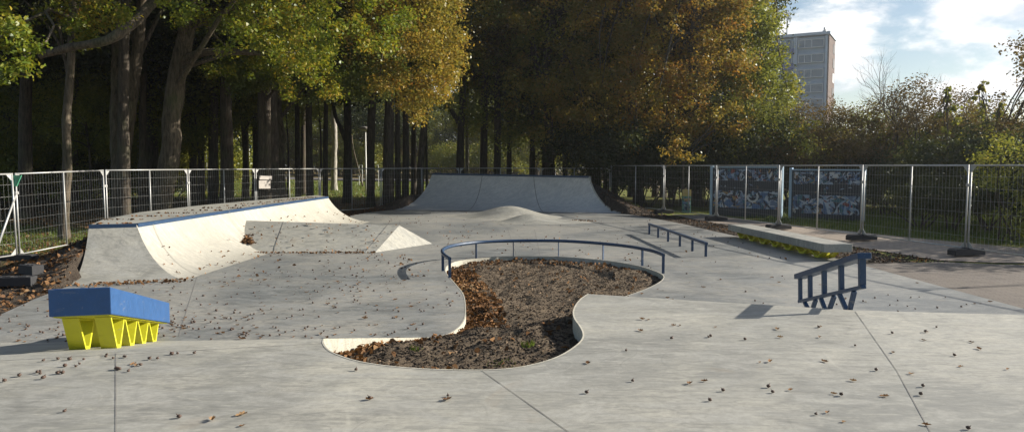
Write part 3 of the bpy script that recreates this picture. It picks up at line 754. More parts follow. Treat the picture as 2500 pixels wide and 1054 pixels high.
for j in range(ny):
    for i in range(nx):
        q = [(i, j), (i + 1, j), (i + 1, j + 1), (i, j + 1)]
        if all(ins[k] for k in q): fs.append(tuple(idx[k] for k in q))
bb.add(vs, fs, 0, True); o = bb.build('soil_bed', M['bed']); tag(o, kind='structure', label='dark crumbly soil filling the bean shaped planting bed', cat='soil')
nr = np.random.default_rng(5)
def scatter(n, poly, hf, acc=None, seed=3, dz=.01):
    r = random.Random(seed); x0 = min(p[0] for p in poly); x1 = max(p[0] for p in poly); y0 = min(p[1] for p in poly); y1 = max(p[1] for p in poly)
    out = []; tries = 0
    while len(out) < n and tries < n * 60:
        tries += 1; x = r.uniform(x0, x1); y = r.uniform(y0, y1)
        if inside(poly, x, y) and (acc is None or r.random() < acc(x, y)): out.append((x, y, hf(x, y) + dz))
    return np.array(out)
def pebbles(name, pts, size, mat, seed=4):
    r = np.random.default_rng(seed); base = np.array([(1, 0, 0), (-1, 0, 0), (0, 1, 0), (0, -1, 0), (0, 0, .7), (0, 0, -.7)], float)
    F_ = np.array([(0, 2, 4), (2, 1, 4), (1, 3, 4), (3, 0, 4), (2, 0, 5), (1, 2, 5), (3, 1, 5), (0, 3, 5)])
    n = len(pts); s = size * r.uniform(.35, 1.5, (n, 1, 1)) * r.uniform(.6, 1.3, (n, 6, 1)); V = pts[:, None, :] + base[None] * s
    Fq = (F_[None] + (np.arange(n) * 6)[:, None, None]).reshape(-1, 3)
    return npmesh(name, V.reshape(-1, 3), Fq, mat, np.repeat(r.uniform(0, 1, n), 6), 3)
def upn(n, k=.7, seed=1): return np.array([0, 0, 1.0]) + np.random.default_rng(seed).normal(size=(n, 3)) * k
def wall_left(x, y):      # leaves gather along the left and near-left wall
    e = pdist([p for p in planter if True], x, y, True)
    lf = 1.0 if (x < .1 and e < .55 and y > 8.3) else (.5 if (e < .3 and y < 9.0 and x < -.3) else .015)
    if y > 14.6: lf = .2 if e < .7 else .015
    return lf * (1 if e < .3 else .6)
pts = scatter(2300, planter, bed_h, wall_left, 11, .022)
o = link(leaves('leaf_litter', pts, upn(len(pts), .9, 2), .07, M['leaf_dry'], HEX, 5, .6), 'leaf_litter'); tag(o, 'drift of dry orange leaves along the left wall of the soil bed', 'fallen leaves', kind='stuff')
pts = scatter(1500, planter, bed_h, lambda x, y: .25 + .75 * (mnoise.noise(Vector((x * 1.5, y * 1.5, 0))) > .0), 12, .012)
o = link(leaves('leaf_litter', pts, upn(len(pts), 1.0, 3), .032, M['leaf_chip'], QUAD, 6, .6), 'leaf_litter'); tag(o, 'small leaf scraps scattered over the soil bed', 'fallen leaves', kind='stuff')
M['clod'] = soil('soil_clod', (.07, .055, .043), (.14, .112, .088), (.22, .18, .145), 20)
pts = scatter(15000, planter, bed_h, lambda x, y: 1.0 if y < 9.5 else .55, 13, .003)
o = link(pebbles('soil_clods', pts, .0135, M['clod']), 'soil_clods'); tag(o, 'loose clods and pebbles on the soil bed', 'soil', kind='stuff')
# weeds
def tuft(name, c, rad, n, h, label):
    r = np.random.default_rng(int(abs(c[0] * 100))); V = []; 
    for i in range(n):
        a = r.uniform(0, 6.28); rr = rad * math.sqrt(r.uniform()); x, y = rr * math.cos(a), rr * math.sin(a)
        lx, ly = r.normal() * .4 * h, r.normal() * .4 * h; w = .004; hh = h * r.uniform(.5, 1.2)
        V += [(x - w, y, -.02), (x + w, y, -.02), (x + lx * .5 + w * .6, y + ly * .5, hh * .6), (x + lx, y + ly, hh)]
    V = np.array(V); Fq = np.arange(len(V)).reshape(-1, 4)
    o = link(npmesh(name, V, Fq, M['leaf_grass'], np.repeat(r.uniform(0, 1, n), 4)), name); o.location = c
    tag(o, label, 'weed'); return o
for (px, py, rad, n_, h, lab) in ((1288, 846, .07, 60, .055, 'bright green grass tuft in the soil bed beside the shaded wall'), (1012, 852, .06, 45, .035, 'small green weed among dry leaves near the cream wall of the soil bed'), (1228, 893, .14, 50, .03, 'tiny green shoots at the near rim of the soil bed')):
    p = P(px, py, .26); p.z = bed_h(p.x, p.y); tuft('grass_tuft', p, rad, n_, h, lab)
# ------------------------------------------------------------------ litter round the park
def offpark(x, y): return 0.0 if inside(parkpoly, x, y) or inside(deckpoly, x, y) or inside(farpoly, x, y) else 1.0
rgL = [(-14, 8.3), (-6.6, 8.3), (-6.9, 13), (-7.8, 14.5), (-9.4, 18), (-9.6, 21), (-13, 21), (-16, 16)]
pts = scatter(6500, rgL, ground_h, lambda x, y: offpark(x, y) * (1.0 if y < 13.5 else .35), 21, .02)
o = link(leaves('leaf_litter', pts, upn(len(pts), .8, 4), .075, M['leaf_dry'], HEX, 7, .5), 'leaf_litter'); tag(o, 'brown fallen leaves covering the dirt beside the left fence', 'fallen leaves', kind='stuff')
pts = scatter(5000, rgL, ground_h, offpark, 22, .005)
o = link(pebbles('soil_clods', pts, .025, M['clod'], 8), 'soil_clods'); tag(o, 'loose soil clods on the dirt by the left fence', 'soil', kind='stuff')
rgF = [(-60, 16), (-11.5, 16), (-10.8, 24), (-8.4, 31), (-6, 36), (-2, 39), (6, 39), (6, 76), (-60, 70)]
pts = scatter(14000, rgF, ground_h, lambda x, y: max(.05, 1 - (y - 16) / 60), 23, .02)
o = link(leaves('leaf_litter', pts, upn(len(pts), .6, 5), .13, M['leaf_dry'], QUAD, 9, .4), 'leaf_litter'); tag(o, 'fallen leaves strewn over the woodland floor behind the fence', 'fallen leaves', kind='stuff')
rgR = [(3.4, 34.4), (5.0, 30.4), (6.0, 27), (6.4, 22.5), (7.1, 17), (7.2, 15.2), (9.2, 15.4), (8.4, 18.9), (7.4, 23), (6.9, 27), (6.2, 31), (4.5, 36)]
pts = scatter(2600, rgR, lambda x, y: max(ground_h(x, y), -.02), offpark, 24, .012)
o = link(pebbles('soil_clods', pts, .03, M['clod'], 9), 'soil_clods'); tag(o, 'dark soil clods along the right edge of the skate park', 'soil', kind='stuff')
pts = scatter(500, rgR, ground_h, offpark, 25, .03)
o = link(leaves('leaf_litter', pts, upn(len(pts), .7, 6), .07, M['leaf_dry'], QUAD, 10, .5), 'leaf_litter'); tag(o, 'few dry leaves on the soil strip by the right fence', 'fallen leaves', kind='stuff')
pl_ = [(-8.5, 30.8), (-5.2, 27.6), (-5.4, 33), (-6.8, 34.4)]
pts = scatter(700, pl_, ground_h, offpark, 26, .03)
o = link(leaves('leaf_litter', pts, upn(len(pts), .7, 7), .09, M['leaf_dry'], QUAD, 11, .5), 'leaf_litter'); tag(o, 'dry leaves gathered between the two quarter pipes', 'fallen leaves', kind='stuff')
# grass behind both fences
def grass(name, poly, n, h, hf, seed, label, w=.008):
    pts = scatter(n, poly, hf, None, seed, 0); r = np.random.default_rng(seed); n = len(pts)
    L_ = r.normal(size=(n, 2)) * .4 * h; hh = h * r.uniform(.4, 1.3, n); a = r.uniform(0, 3.14, n)
    dx = np.cos(a) * w; dy = np.sin(a) * w; z = np.zeros(n)
    V = np.stack([pts + np.stack([-dx, -dy, z - .01], 1), pts + np.stack([dx, dy, z - .01], 1), pts + np.stack([L_[:, 0] * .5 + dx * .6, L_[:, 1] * .5 + dy * .6, hh * .6], 1), pts + np.stack([L_[:, 0], L_[:, 1], hh], 1)], 1)
    o = link(npmesh(name, V.reshape(-1, 3), np.arange(n * 4).reshape(n, 4), M['leaf_grass'], np.repeat(r.uniform(0, 1, n), 4)), name)
    tag(o, label, 'grass', kind='stuff')
grass('grass', [(-20, 15), (-11.9, 15), (-11.5, 18), (-11.4, 24), (-20, 27)], 16000, .09, ground_h, 31, 'short grass under the trees behind the left fence')
grass('grass', [(9.6, 26), (10.9, 21.5), (13, 18.2), (24, 17), (24, 33), (9, 33)], 26000, .13, ground_h, 32, 'dark grass behind the right fence', .012)
grass('grass', [(-34, 46), (6, 46), (6, 73), (-34, 70)], 26000, .14, ground_h, 33, 'sunlit grass clearing beyond the tree trunks', .025)
# seeds / acorns and leaves on the concrete
def acorn_mesh(seed):
    r = random.Random(seed); bm = bmesh.new(); bmesh.ops.create_icosphere(bm, subdivisions=1, radius=1)
    for v in bm.verts: v.co *= r.uniform(.85, 1.15)
    for v in bm.verts: v.co.z = v.co.z * .85 + .8; v.co.x *= r.choice([1.0, 1.0, 1.25])
    for v in bm.verts: v.co *= .0145
    bmesh.ops.create_cone(bm, segments=4, radius1=.003, radius2=.0015, depth=.014, matrix=Matrix.Translation((.012, 0, .024)) @ Matrix.Rotation(.8, 4, 'Y'), cap_ends=True)
    me = bpy.data.meshes.new('acorn'); bm.to_mesh(me); bm.free(); me.materials.append(M['acorn']); 
    for p in me.polygons: p.use_smooth = True
    return me
M['acorn'] = flat('acorn_shell', (.075, .042, .028), .6, bump=60)
ACO = [acorn_mesh(i) for i in range(4)]
def dry_leaf_mesh(seed, s=.1):
    r = random.Random(seed); n = len(OAK); vs = [(0, 0, 0)]; roll = r.uniform(.3, 1.0)
    mid = [(0, -.35), (0, 0), (0, .3)]
    V = []; 
    for x, y in [tuple(q) for q in OAK]: V.append((x * (1 - .35 * roll), y, abs(x) * roll * .75 + y * y * r.uniform(.1, .6) + r.uniform(-.03, .06)))
    V.append((0, 0, .0)); b = [tuple(c * s for c in v) for v in V]; mz = min(v[2] for v in b); b = [(x, y, z - mz + .002) for x, y, z in b]
    me = bpy.data.meshes.new('dry_leaf'); me.from_pydata(b, [], [(i, (i + 1) % n, n) for i in range(n)]); me.materials.append(M['leaf_dry'])
    at = me.attributes.new('rnd', 'FLOAT', 'POINT'); q = r.uniform(0, 1); at.data.foreach_set('value', [q] * len(b)); me.update(); return me
DRY = [dry_leaf_mesh(i) for i in range(8)]
allh = floor_h
zones = {}
def zone(x, y, px, py):
    if y < 7.6 and px < 700: return 'by the blue and yellow ledge', 'near the foot of the blue box ledge on yellow legs'
    if y < 8.9 and px < 1440: return 'on the near slab before the soil bed', 'on the near concrete slab in front of the soil bed'
    if y < 9.5: return 'on the near slab at the right', 'on the pale near slab below the slanted rail'
    if px < 1100 and y < 17: return 'on the grey plaza left of the soil bed', 'on the grey plaza left of the soil bed'
    if px < 1100: return 'beside the left quarter pipe', 'on the concrete around the low bank'
    if px > 1500 and y < 19: return 'on the plaza right of the curved rail', 'on the plaza right of the curved rail'
    return 'in front of the far quarter pipe', 'on the plaza in front of the far quarter pipe'
def place(kind, p, px, py, i, s=1.0):
    g, wh = zone(p.x, p.y, px, py)
    me = (ACO if kind == 'acorn' else DRY)[rng.randrange(4 if kind == 'acorn' else 8)]
    o = link(me, kind, None, (p.x, p.y, floor_h(p.x, p.y) + .003)); o.rotation_euler = (0, 0, rng.uniform(0, 6.28)); k = s * rng.uniform(.8, 1.25); o.scale = (k, k, k)
    tag(o, ('small dark acorn lying ' if kind == 'acorn' else 'dry curled brown leaf lying ') + wh, 'acorn' if kind == 'acorn' else 'leaf', ('acorns ' if kind == 'acorn' else 'dry leaves ') + g)
AC = [(12, 932), (45, 919), (107, 882), (142, 878), (160, 895), (171, 879), (203, 879), (139, 913), (146, 912), (154, 912), (196, 890), (186, 896), (96, 908), (99, 914), (90, 911), (104, 925), (258, 872), (260, 868), (278, 876), (301, 872), (308, 873), (367, 878), (385, 877), (283, 902), (288, 903), (294, 903), (315, 908), (343, 893), (418, 866), (434, 865), (476, 864), (156, 1006), (436, 1020), (1546, 932), (1433, 960), (1530, 857), (1766, 955), (1877, 946), (1888, 959), (1733, 979), (2053, 966), (2253, 944), (2250, 965), (2365, 1048), (1990, 1013), (2330, 869), (1737, 822), (1730, 824), (2086, 845), (2258, 811), (870, 905), (1640, 828), (1820, 830), (2180, 815), (2285, 800), (2140, 905), (2000, 800), (1095, 968), (903, 975), (1745, 640)]
LV = [(332, 893), (325, 889), (590, 1013), (591, 1040), (1092, 976), (903, 976), (1855, 885), (1880, 884), (1684, 937), (1720, 931), (1930, 953), (1897, 804), (2001, 798), (2001, 824), (2014, 883), (2082, 930), (2036, 962), (2160, 968), (2225, 913), (2260, 811), (2372, 836), (2180, 861), (2460, 902), (2345, 895), (2020, 1008), (2060, 1030), (2262, 1038), (1565, 808), (1583, 781), (1568, 780), (1435, 887), (1660, 795), (1905, 824), (2255, 831), (1645, 795), (2390, 852), (1640, 769), (1747, 799), (519, 1026), (640, 760)]
cnt = 0
for px, py in AC: place('acorn', P(px + rng.uniform(-2, 2), py, PZ if py > 770 else 0), px, py, cnt, .95)
for px, py in LV: place('dry_leaf', P(px, py, PZ if py > 770 else 0), px, py, cnt, rng.uniform(.42, .75))
def proj(p):
    d = Vector(p) - Vector((0, 0, CAMZ)); fwd = Vector((0, math.cos(PITCH), -math.sin(PITCH))); up = Vector((0, math.sin(PITCH), math.cos(PITCH)))
    z = d.dot(fwd); return 1250 + F * d.x / z, 527 - F * d.dot(up) / z
def free(x, y):
    return inside(parkpoly, x, y) and not inside(planter, x, y) and not (x < -5.4 and y > 12.5) and not (y > 31.5) and not (-6.6 < x < -2 and 16.6 < y < 20.2) and bump_h(x, y) <= 0 and pdist(planter, x, y, True) > .05 and not (x > 6 and 15 < y < 21.5)
r = random.Random(99); na = 0; nl = 0; rest_a = []; rest_l = []
rand_pts = []
for _ in range(9000):
    px = r.uniform(0, 2500); py = r.uniform(520, 860); p = P(px, py, 0)
    if not free(p.x, p.y) or floor_h(p.x, p.y) > 0 : continue
    dens = .9 if p.x < 0 else .35
    if px > 1500 and py > 620: dens = .2
    dens *= .35 + 1.5 * ss(-.15, .35, mnoise.noise(Vector((p.x * .55, p.y * .4, 3))))
    if r.random() > dens * (p.y / 16) ** .6 * .55: continue
    rand_pts.append((p.y, p.x, px, py, r.random()))
rand_pts.sort()
for (y, x, px, py, q) in rand_pts:
    p = Vector((x, y, 0))
    if q < .62:
        if na < 235: place('acorn', p, px, py, 0, .95); na += 1
        else: rest_a.append((x, y, .012))
    else:
        if nl < 210: place('dry_leaf', p, px, py, 0, r.uniform(.25, .75)); nl += 1
        else: rest_l.append((x, y, .02))
# rest of the litter, and the drifts on the ramps
if rest_a:
    o = link(pebbles('acorn_litter', np.array(rest_a), .017, M['acorn'], 14), 'acorn_litter'); tag(o, 'many tiny acorns scattered over the distant plaza', 'acorns', kind='stuff')
def ramp_pt(t, s):
    sx, zz = arc(s, HQ, 1.45); p = B2.lerp(C2, t).lerp(B.lerp(C_, t), sx); return (p.x, p.y, HQ * zz + .02)
pile = []
for _ in range(420):
    px = r.gauss(603, 9); py = r.uniform(548, 598); px += (573 - py) * .28; s = r.uniform(.0, 1)
    p = P(px, py, .30 - (py - 573) * .006); 
    pile.append((p.x, p.y, p.z + r.uniform(.0, .05)))
on = []
for _ in range(260):
    t = r.random(); a = fC[min(len(fC) - 1, int(t * nseg))]; w = r.uniform(.1, 1.5) * (1 - .6 * t); on.append((a.x - w, a.y, HQ + .015))
for _ in range(120): on.append(ramp_pt(r.random(), r.random() ** 2.2 * .75))
for _ in range(130):
    a = A2.lerp(B2, r.random()); on.append((a.x + r.gauss(0, .1), a.y + r.gauss(-.08, .12), .02))
for _ in range(160):
    a = FLf.lerp(FA, r.random()); on.append((a.x, a.y + r.gauss(-.05, .06), .02))
for _ in range(90):
    a = r.random(); s = r.random(); p = TL0.lerp(AP, a).lerp(FLf.lerp(FA, a), s); on.append((p.x, p.y, p.z + .03))
for _ in range(60): on.append((r.uniform(2.0, 3.0), r.gauss(26.6, .12), .03))
on = [q for q in on if inside(deckpoly, q[0], q[1]) or q[2] != HQ + .015]
allp = np.array(on + rest_l)
o = link(leaves('leaf_litter', allp, upn(len(allp), .7, 8), .06, M['leaf_dry'], HEX, 15, .6), 'leaf_litter'); tag(o, 'loose brown leaves scattered on the ramps and the far plaza', 'fallen leaves', kind='stuff')
pile = np.array(pile)
o = link(leaves('leaf_pile', pile, upn(len(pile), .9, 9), .10, M['leaf_dry'], HEX, 16, .6), 'leaf_pile'); tag(o, 'orange leaf pile caught in the corner of the quarter pipe and low bank', 'leaf pile')
# ------------------------------------------------------------------ construction fence
def make_panel():
    W_ = 3.45; H_ = 2.0
    root = empty('mesh_fence', label='panel', cat='fence panel', group='temporary mesh fence panels around the park')
    b = MB(); r_ = .019
    b.tube([(0, 0, .04), (0, 0, H_)], r_, 8); b.tube([(W_, 0, .04), (W_, 0, H_)], r_, 8)
    b.tube([(0, 0, H_ - .02), (W_, 0, H_ - .02)], .019, 8); b.tube([(0, 0, .15), (W_, 0, .15)], .015, 8)
    b.build('frame', M['galv'], root)
    b = MB(); b.tube([(W_ / 2, 0, .15), (W_ / 2, 0, H_ - .02)], .017, 8); b.build('middle_post', M['galv'], root)
    for x, sx in ((0, 1), (W_, -1)):
        for z, sz in ((H_ - .02, -1), (.15, 1)):
            b = MB(); b.add([(x, -.004, z), (x + sx * .15, -.004, z), (x, -.004, z + sz * .17), (x, .004, z), (x + sx * .15, .004, z), (x, .004, z + sz * .17)], [(0, 1, 2), (5, 4, 3), (0, 3, 4, 1), (1, 4, 5, 2), (2, 5, 3, 0)])
            b.build('gusset', M['galv'], root)
    b = MB(); wr = .0021
    def wire(a, c, w):
        b.tube([a, c], w, 3, cap=False)
    n_ = 33
    for i in range(1, n_): x = W_ * i / n_; wire((x, 0, .15), (x, 0, H_ - .02), wr)
    for z in [.15 + .265 * k for k in range(1, 7)]: wire((0, .004, z), (W_, .004, z), wr)
    b.build('wire_mesh', M['wire'], root)
    return root
panel0 = make_panel(); used = False
def clampfoot(x, y, z, ang, foot, lab):
    c = MB(); c.box((0, 0, 1.55), (.10, .07, .06)); c.tube([(0, -.05, 1.55), (0, .05, 1.55)], .012, 6)
    o = c.build('fence_clamp', M['galv']); o.location = (x, y, z); o.rotation_euler = (0, 0, ang); tag(o, 'steel clamp joining fence panels ' + lab, 'fence clamp')
    if foot:
        f = MB(); L_, w_, h_ = .80, .24, .15
        prof = [(-L_ / 2, 0), (L_ / 2, 0), (L_ / 2, h_ * .78), (L_ / 2 - .06, h_), (-L_ / 2 + .06, h_), (-L_ / 2, h_ * .78)]
        n_ = len(prof); f.add([(-w_ / 2, a, b_) for a, b_ in prof] + [(w_ / 2, a, b_) for a, b_ in prof], [tuple(range(n_))[::-1], tuple(range(n_, 2 * n_))] + [(i, (i + 1) % n_, n_ + (i + 1) % n_, n_ + i) for i in range(n_)])
        f.box((0, 0, h_ + .004), (.16, .12, .02))
        o = f.build('fence_weight', M['rubber'], bevel=.012); o.location = (x, y, z + .0); o.rotation_euler = (0, 0, ang); tag(o, 'black rubber fence foot ' + lab, 'fence weight')
def fence_run(pts, labels, zoff, plabels, feet):
    global used
    for i in range(len(pts) - 1):
        a = Vector(pts[i]); c = Vector(pts[i + 1]); d = c - a; ang = math.atan2(d.y, d.x); z = min(ground_h(a.x, a.y), base_h(a.x, a.y) + .1); z2 = min(ground_h(c.x, c.y), base_h(c.x, c.y) + .1)
        z, z2 = zoff(i, z), zoff(i + 1, z2)
        p = panel0 if not used else copy_tree(panel0); used = True
        p.location = (a.x + d.x * .012, a.y + d.y * .012, z); p.rotation_euler = (0, -math.atan2(z2 - z, d.length), ang); s = d.length * .976 / 3.45; p.scale = (s, 1, 1)
        p['label'] = labels[i]
        if i > 0: clampfoot(a.x, a.y, z, ang, feet[i], plabels[i])
lz = lambda i, z: base_h(0, 10) - .0 if False else {0: -.25, 1: -.22, 2: -.16}.get(i, -.10)
labL = ['mesh fence panel outside the left rim of the view', 'mesh fence panel at the far left behind the dirt heap', 'mesh fence panel with the pale thin trunk behind it left of the quarter pipe', 'mesh fence panel behind the near end of the left quarter pipe deck', 'mesh fence panel before the thick leaning oak', 'mesh fence panel carrying the grey board', 'mesh fence panel behind the far end of the left quarter pipe deck', 'mesh fence panel between the two quarter pipes', 'mesh fence panel behind the left half of the far quarter pipe', 'mesh fence panel behind the right half of the far quarter pipe']
jl = ['at joint %s' % s for s in ('x', 'beyond the left rim', 'at the leaning braces on the far left', 'left of the blue coping corner', 'above the middle of the left quarter pipe', 'beside the grey board', 'near the far end of the left quarter pipe', 'between the two quarter pipes', 'behind the far quarter pipe coping, left', 'behind the far quarter pipe coping, right')]
jl = [s.replace('at joint ', '') for s in jl]
fence_run(fenceL, labL, lz, jl, [0, 1, 1, 0, 0, 0, 0, 1, 0, 0, 0])
labR = ['mesh fence panel standing right of the far quarter pipe', 'mesh fence panel before the small yellow green board', 'mesh fence panel before the left part of the graffiti wall', 'mesh fence panel before the right part of the graffiti wall', 'mesh fence panel on the path right of the graffiti wall', 'mesh fence panel on the path with ivy behind it', 'mesh fence panel outside the right rim of the view']
jr = ['behind the far quarter pipe corner', 'right of the dirt bank by the far quarter pipe', 'left of the graffiti wall', 'at the middle of the graffiti wall', 'at the right end of the graffiti wall', 'on the path beside the ivy', 'beyond the right rim']
rz = lambda i, z: .03
fence_run(fenceR, labR, rz, jr, [0, 1, 1, 1, 1, 1, 1])
# braces and spare feet at the far left
br = empty('fence_brace', (-11.24, 16.7, -.2), label='pair of slanted steel fence braces propping the left fence', cat='fence brace')
for dx, dy in ((-.26, -.5), (-.12, -.75)):
    b = MB(); b.tube([(0, 0, 1.55), (dx, dy, .04)], .02, 8); b.build('brace_tube', M['galv'], br)
    b = MB(); b.box((dx, dy, .07), (.10, .10, .14)); b.build('foot_plate', M['white'], br, bevel=.01)
b = MB(); b.add([(-.16, -.03, 1.99), (.16, -.03, 1.99), (.04, -.03, 1.74), (-.04, -.03, 1.74), (-.16, .0, 1.99), (.16, .0, 1.99), (.04, .0, 1.74), (-.04, .0, 1.74)], [(0, 3, 2, 1), (4, 5, 6, 7), (0, 1, 5, 4), (1, 2, 6, 5), (2, 3, 7, 6), (3, 0, 4, 7)]); o = b.build('corner_cap', M['green'], br)
def block(px, py, L_, w_, h_, rz_, lab, z=-.1):
    p = P(px, py, z); b = MB(); b.box((0, 0, h_ / 2), (L_, w_, h_))
    for k in (-.3, 0, .3): b.box((L_ * k, 0, h_ + .006), (L_ * .16, w_ * .5, .012))
    o = b.build('fence_weight', M['rubber'], bevel=.02); o.location = (p.x, p.y, max(z, ground_h(p.x, p.y)) + .01); o.rotation_euler = (0, 0, rz_); tag(o, lab, 'fence weight')
block(22, 715, .80, .22, .15, .12, 'spare black fence foot lying on the leaves at the left rim')
block(78, 704, .42, .2, .16, -.5, 'short black fence foot behind the white lump on the left dirt')
bm = bmesh.new(); bmesh.ops.create_icosphere(bm, subdivisions=3, radius=.075)
for v in bm.verts: v.co *= 1 + .35 * mnoise.noise(v.co * 14); v.co.z = max(v.co.z, -.03)
me = bpy.data.meshes.new('paper_lump'); bm.to_mesh(me); bm.free(); me.materials.append(M['white'])
p = P(72, 703, -.1); o = link(me, 'paper_lump', None, (p.x, p.y, ground_h(p.x, p.y) + .04)); tag(o, 'crumpled white paper lump between the black fence feet', 'litter')
# ------------------------------------------------------------------ trees
def rand_clumps(seed, Rx, Ry, Rz, n, c0, c1, low=-1.0):
    r = random.Random(seed); out = []
    while len(out) < n:
        d = Vector((r.gauss(0, 1), r.gauss(0, 1), r.gauss(0, 1))).normalized()
        if d.z < low: continue
        k = r.uniform(.45, 1.0) ** .6; out.append((d.x * Rx * k, d.y * Ry * k, d.z * Rz * k, r.uniform(c0, c1)))
    return out
CR = {}
def crown_variant(key, mat, Rx, Rz, n, c0, c1, per, size, seed, shape=QUAD, low=-1.0):
    cl = rand_clumps(seed, Rx, Rx, Rz, n, c0, c1, low); CR[key] = (crown_mesh('crown', cl, per, size, mat, seed, shape), cl, Rx, Rz)
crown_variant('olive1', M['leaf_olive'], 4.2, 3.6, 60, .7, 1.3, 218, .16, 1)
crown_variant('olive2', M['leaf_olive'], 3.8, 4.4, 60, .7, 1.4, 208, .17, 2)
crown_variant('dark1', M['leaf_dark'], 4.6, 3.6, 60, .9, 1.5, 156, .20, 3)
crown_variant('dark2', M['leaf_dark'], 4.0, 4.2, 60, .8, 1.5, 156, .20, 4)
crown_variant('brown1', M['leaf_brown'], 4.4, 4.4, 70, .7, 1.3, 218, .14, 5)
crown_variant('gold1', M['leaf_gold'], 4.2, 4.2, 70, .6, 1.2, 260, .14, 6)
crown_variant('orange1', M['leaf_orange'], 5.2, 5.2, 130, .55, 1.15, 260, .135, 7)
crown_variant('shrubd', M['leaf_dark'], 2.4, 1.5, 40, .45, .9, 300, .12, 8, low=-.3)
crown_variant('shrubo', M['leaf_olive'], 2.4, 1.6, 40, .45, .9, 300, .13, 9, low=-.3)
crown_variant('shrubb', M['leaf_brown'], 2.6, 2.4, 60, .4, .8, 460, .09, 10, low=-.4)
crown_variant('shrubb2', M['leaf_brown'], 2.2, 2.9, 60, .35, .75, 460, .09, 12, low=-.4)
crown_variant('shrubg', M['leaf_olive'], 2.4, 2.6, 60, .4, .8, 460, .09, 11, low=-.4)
def trunk_path(b, pts, r0, r1, seed, n=10, flare=1.5, rough_=.10):
    r = random.Random(seed); pts = smooth_poly([Vector(p) for p in pts], 2); m_ = len(pts); rad = []
    L_ = [0]
    for i in range(1, m_): L_.append(L_[-1] + (pts[i] - pts[i - 1]).length)
    for i in range(m_):
        t = L_[i] / L_[-1]; q = r0 + (r1 - r0) * t; q *= 1 + (flare - 1) * math.exp(-L_[i] / .35) + rough_ * r.uniform(-1, 1) * .6; rad.append(q)
    o0 = len(b.v); b.tube(pts, rad, n)
    for i in range(o0, len(b.v)):
        v = Vector(b.v[i]); c = pts[min(m_ - 1, (i - o0) // n)]; k = 1 + rough_ * 1.6 * mnoise.noise(Vector((v.x * 3, v.y * 3, v.z * 1.3))); b.v[i] = tuple(c + (v - c) * k)
    return pts
def limb(b, a, c, r0, r1, seed, sag=.25):
    r = random.Random(seed); a = Vector(a); c = Vector(c); L_ = (c - a).length
    mids = [a.lerp(c, t) + Vector((r.uniform(-1, 1), r.uniform(-1, 1), r.uniform(-.3, 1) + .4)) * L_ * .09 for t in (.3, .65)]
    pts = smooth_poly([a] + mids + [c], 1); b.tube(pts, [r0 + (r1 - r0) * i / (len(pts) - 1) for i in range(len(pts))], 6, cap=False)
def tree(name, label, path, r0, r1, crown=None, cz=None, bark='bark_dark', group=None, seed=1, clumps=None, leafargs=None, limbs=7, rot=0, scale=1.0, cat='tree', extra=None):
    base = Vector(path[0]); root = empty(name, base, label=label, cat=cat, group=group)
    loc = [Vector(p) - base for p in path]; loc[0].z -= .15
    b = MB(); pts = trunk_path(b, loc, r0, r1, seed, 10 if r0 > .12 else 7); top = pts[-1]
    for e in (extra or []):
        e2 = [Vector(q) - base for q in e[0]]; trunk_path(b, e2, e[1], e[2], seed + 3, 8, 1.0)
    rr = random.Random(seed)
    if clumps is not None:
        cl = [(x - base.x, y - base.y, z - base.z, c) for x, y, z, c in clumps]
        per, size, mat, shape = leafargs
        me = crown_mesh('crown', cl, per, size, mat, seed, shape); link(me, 'crown', root)
        tg = cl
    elif crown:
        me, cl, Rx, Rz = CR[crown]; cpos = top if cz is None else Vector((top.x, top.y, cz - base.z))
        o = link(me, 'crown', root, cpos); o.rotation_euler = (0, 0, rot); o.scale = (scale,) * 3
        ca, sa = math.cos(rot), math.sin(rot); tg = [((x * ca - y * sa) * scale + cpos.x, (x * sa + y * ca) * scale + cpos.y, z * scale + cpos.z, c) for x, y, z, c in cl]
    else: tg = []
    for k in range(min(limbs, len(tg))):
        q = rr.choice(tg); st = pts[int(len(pts) * rr.uniform(.55, .97))] if q[2] < top.z + 3 else top
        limb(b, st, q[:3], r1 * rr.uniform(.35, .6) + .012, .015, seed * 31 + k)
    b.build('trunk', M[bark], root)
    return root
def gpt(px, d):
    x = (px - 1250) / F * d * 1.0; return Vector((x, d, ground_h(x, d)))
def upath(bpx, d, ways, ztop=None):
    b = gpt(bpx, d); pts = [b] + [Q(px, py, d) for px, py in ways]
    return pts
# px-region clumps for the crowns whose outline the photograph shows
def region(seed, polys, d0, d1, n, c0, c1):
    r = random.Random(seed); out = []; xs_ = [p[0] for p in polys]; ys_ = [p[1] for p in polys]; t = 0
    while len(out) < n and t < n * 100:
        t += 1; x = r.uniform(min(xs_), max(xs_)); y = r.uniform(min(ys_), max(ys_))
        if inside(polys, x, y):
            q = Q(x, y, r.uniform(d0, d1)); out.append((q.x, q.y, q.z, r.uniform(c0, c1)))
    return out
T = tree
# 1 thin pale trunk at the far left
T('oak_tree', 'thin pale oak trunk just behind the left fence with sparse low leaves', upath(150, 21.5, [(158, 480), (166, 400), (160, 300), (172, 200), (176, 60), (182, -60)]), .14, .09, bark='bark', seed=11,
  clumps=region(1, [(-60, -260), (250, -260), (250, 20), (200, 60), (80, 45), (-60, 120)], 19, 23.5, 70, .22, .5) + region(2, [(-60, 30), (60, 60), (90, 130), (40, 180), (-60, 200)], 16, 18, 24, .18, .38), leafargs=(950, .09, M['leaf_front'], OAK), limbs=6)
# 2 twin stems
T('oak_tree', 'forked dark trunk with two stems left of the thick leaning oak', upath(292, 28, [(290, 470), (296, 420), (308, 330), (325, 200), (342, 80), (350, -80)]), .30, .16, bark='bark', seed=12, crown='olive1', cz=12.5, extra=[([gpt(292, 28) + Vector((0, 0, .9)), Q(284, 380, 28), Q(283, 250, 28.2), Q(286, 90, 28.5), Q(285, -60, 29)], .24, .16)], limbs=8)
